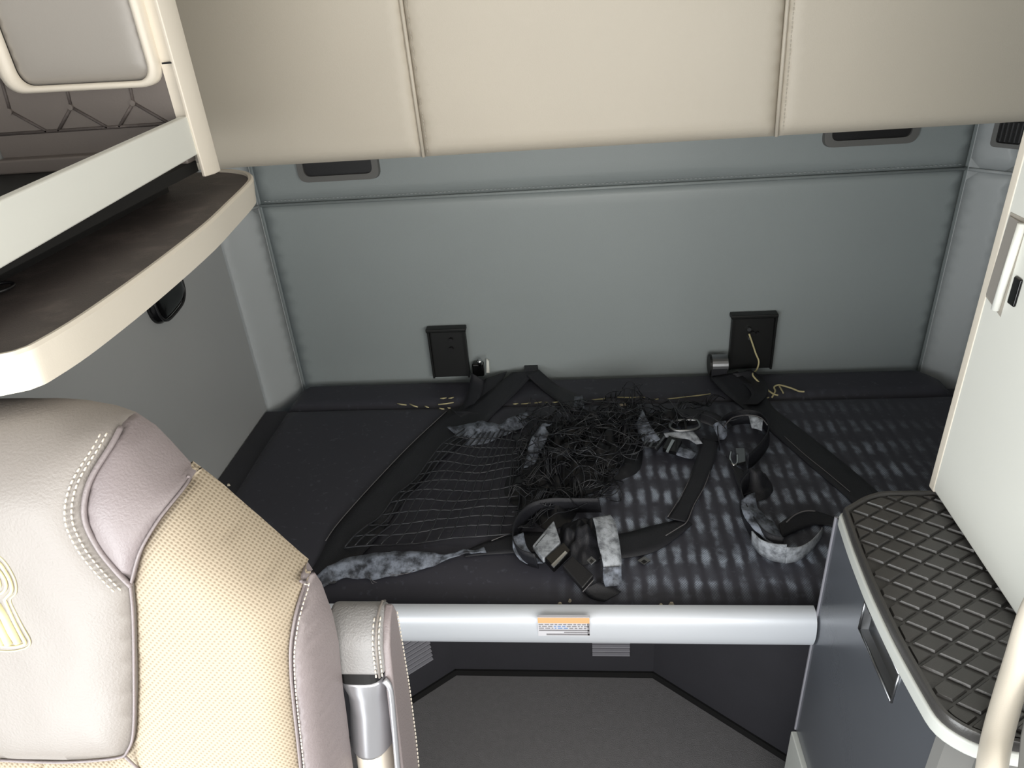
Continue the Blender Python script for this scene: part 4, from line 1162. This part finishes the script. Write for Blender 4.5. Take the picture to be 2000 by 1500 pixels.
ribbon('webbing_face', [(1178, 1108, 1213, 1106, .044, .036), (1178, 1130, 1214, 1128, .026, .020), (1182, 1146, 1214, 1143, .014, .012)], 'strap_dusty')
ribbon('webbing_tail', [(1140, 1150, 1168, 1136, .018, .018), (1152, 1168, 1196, 1146, .010, .012), (1180, 1176, 1214, 1156, .006, .008)], 'strap')
g2 = slab('grommet', [(1245, 1097), (1258, 1089), (1271, 1097), (1258, 1105)], .004, .008, 'steel', .0008)
slab('grommet_hole', [(1252, 1097), (1258, 1093), (1264, 1097), (1258, 1101)], .008, .0088, 'gap', .0002, g2)

# ================================================================== ANCHOR BRACKETS on the rear wall
def bracket(x0, x1, z0, z1, label, tilt):
    t = thing('anchor_bracket', ((x0 + x1) / 2, YB, z0), label, 'bracket', None)
    build('plate', MB().prism([(x0 + tilt, YB - .020, z0), (x1 + tilt, YB - .020, z0), (x1, YB - .012, z1), (x0, YB - .012, z1)], (0, .012, 0)), MT['bracket'], t, bevel=.003)
    build('back_plate', MB().box(x0 + .006, x1 - .006, YB - .009, YB + .003, z0 + .004, z1 - .002), MT['black'], t)
    build('lip', MB().box(x0 - .006, x1 + .006, YB - .030, YB, z1 - .006, z1 + .006), MT['bracket'], t, bevel=.003)
    for s in (x0, x1):
        build('flange', MB().box(s - .003 + tilt * .5, s + .003 + tilt * .5, YB - .027, YB - .008, z0, z1 - .004), MT['bracket'], t)
    return t
def bolt(t, px, py, y=YB - .022, m='steel', r=.006):
    c = ony(px, py, y); build('bolt', MB().tube([c + Vector((0, .006, 0)), c + Vector((0, -.003, 0))], r, 8), MT[m], t)
bl = bracket(-.473, -.360, .690, .857, 'black steel bracket bolted to the rear wall, with a small bright latch at its foot', .0)
bolt(bl, 880, 664, m='black', r=.006); bolt(bl, 881, 682, m='black', r=.007)
ltc = build('foot_latch', MB().box(-.347, -.310, YB - .030, YB - .004, .692, .738), MT['black_gloss'], bl, bevel=.006)
c = ony(937, 708, YB - .032)
build('latch_button', MB().tube([c + Vector((0, .004, -.010)), c + Vector((0, -.002, .010))], .0075, 10), MT['chrome'], ltc, smooth=True)
build('latch_cover', MB().prism([ony(950, 702, YB - .01), ony(955, 706, YB - .01), ony(956, 728, YB - .01), ony(950, 728, YB - .01)], (0, .008, 0)), MT['white'], bl)
br = bracket(.448, .572, .690, .868, 'black steel bracket bolted to the rear wall, with a length of twine hanging from it', .004)
bolt(br, 1463, 643, m='steel', r=.006); bolt(br, 1470, 652, m='black', r=.008); bolt(br, 1464, 660, m='steel', r=.006); bolt(br, 1480, 651, m='black', r=.005)
# roll of webbing beside the right bracket
c0, c1 = ony(1388, 695, YB - .045), ony(1418, 695, YB - .045)
rw = thing('webbing_roller', (c0.x, c0.y, ZM), 'grey metal roller with black webbing at the left foot of the right bracket', 'roller')
build('drum', MB().tube([Vector((c0.x, c0.y, .722)), Vector((c1.x + .004, c0.y, .722))], .030, 24), MT['steel'], rw, smooth=False)
build('drum_cap', MB().tube([Vector((c0.x - .004, c0.y, .722)), Vector((c0.x + .003, c0.y, .722))], .032, 20), MT['bracket'], rw)
build('webbing', MB().box(c0.x, c1.x, c0.y - .032, c0.y - .026, ZM + .002, .722), MT['strap'], rw)
# twine hanging from the right bracket
tw = []
for x, y in ((1463, 652), (1470, 672), (1476, 690)): tw.append(ony(x, y, YB - .030))
tw += [ony(1482, 706, YB - .034), hp(1478, 722, .02), hp(1470, 732, .03), hp(1488, 752, .014), hp(1508, 768, .008), hp(1520, 772, .006)]
t1 = thing('twine', hp(1510, 770), 'pale yellow twine dangling from the right bracket onto the mattress', 'twine')
build('strand', MB().tube(catmull(tw, 6), .0026, 6), MT['twine'], t1, smooth=True)
build('strand', MB().tube(catmull([hp(x, y, .006) for x, y in ((1508, 776), (1514, 764), (1512, 756), (1522, 752), (1545, 758), (1560, 764), (1571, 765))], 6), .0026, 6), MT['twine'], t1, smooth=True)
build('strand', MB().tube(catmull([hp(x, y, .006) for x, y in ((1522, 754), (1528, 764), (1530, 768))], 6), .0022, 6), MT['twine'], t1, smooth=True)
# broken lines of pale glue and thread along the mattress seam
def dashes(name, segs, m, label, cat, r=.0022):
    t = thing(name, hp(*segs[0][0]), label, cat)
    for a, b in segs:
        build('fragment', MB().tube([hp(a[0], a[1], .003), hp((a[0] + b[0]) / 2, (a[1] + b[1]) / 2 + .5, .0045), hp(b[0], b[1], .003)], [r * .7, r, r * .7], 5), MT[m], t, smooth=True)
    return t
dashes('seam_thread', [((776, 788), (794, 791)), ((800, 789), (816, 795)), ((830, 793), (838, 796)), ((856, 790), (886, 786)), ((860, 778), (872, 777)), ((876, 778), (886, 776)), ((858, 797), (868, 799)), ((874, 796), (880, 797))], 'twine', 'broken yellow thread on the mattress seam in front of the left bracket', 'thread')
dashes('seam_thread', [((1002, 789), (1012, 788)), ((1018, 789), (1036, 787)), ((1044, 787), (1058, 785)), ((1064, 786), (1070, 786)), ((1078, 786), (1090, 785))], 'twine', 'short yellow thread dashes on the seam behind the heaped net', 'thread')
dashes('seam_thread', [((1155, 781), (1193, 777)), ((1206, 776), (1260, 776)), ((1278, 779), (1286, 779)), ((1304, 779), (1340, 775)), ((1340, 775), (1388, 769))], 'twine', 'long yellow thread on the seam between the heaped net and the right bracket', 'thread')
dashes('seam_thread', [((1460, 770), (1486, 770)), ((1466, 759), (1474, 759)), ((1480, 760), (1490, 759)), ((1476, 778), (1484, 777)), ((1494, 778), (1502, 776))], 'twine', 'yellow thread bits beside the dangling twine', 'thread')
def crumb(px, py, s, label, h=.004):
    c = hp(px, py, h); mb = MB(); v = []
    rr = random.Random(px)
    for k in range(8):
        a = 2 * math.pi * k / 8
        v.append((c.x + s * math.cos(a) * rr.uniform(.7, 1.4), c.y + s * math.sin(a) * rr.uniform(.5, 1.0), c.z - .004))
    v2 = [(c.x + (p[0] - c.x) * .6, c.y + (p[1] - c.y) * .6, c.z + s * .4) for p in v]
    mb.add(v + v2, [(i, (i + 1) % 8, 8 + (i + 1) % 8, 8 + i) for i in range(8)] + [tuple(range(8, 16)), tuple(range(8))[::-1]])
    tag(build('foam_crumb', mb, MT['crumb']), label, 'crumb')
crumb(1218, 789, .011, 'largest pale crumb, on the mattress seam behind the heaped net')
crumb(1094, 1178, .0042, 'left crumb of the pair under the middle buckle, by the rail')
crumb(1113, 1172, .0042, 'right crumb of the pair under the middle buckle, by the rail')
crumb(1291, 1181, .0042, 'left crumb of the pair by the rail, right of the loose grommet')
crumb(1312, 1178, .0048, 'right crumb of the pair by the rail, right of the loose grommet')
crumb(446, 946, .004, 'tiny pale speck on the dark board at the left end of the mattress', .0)
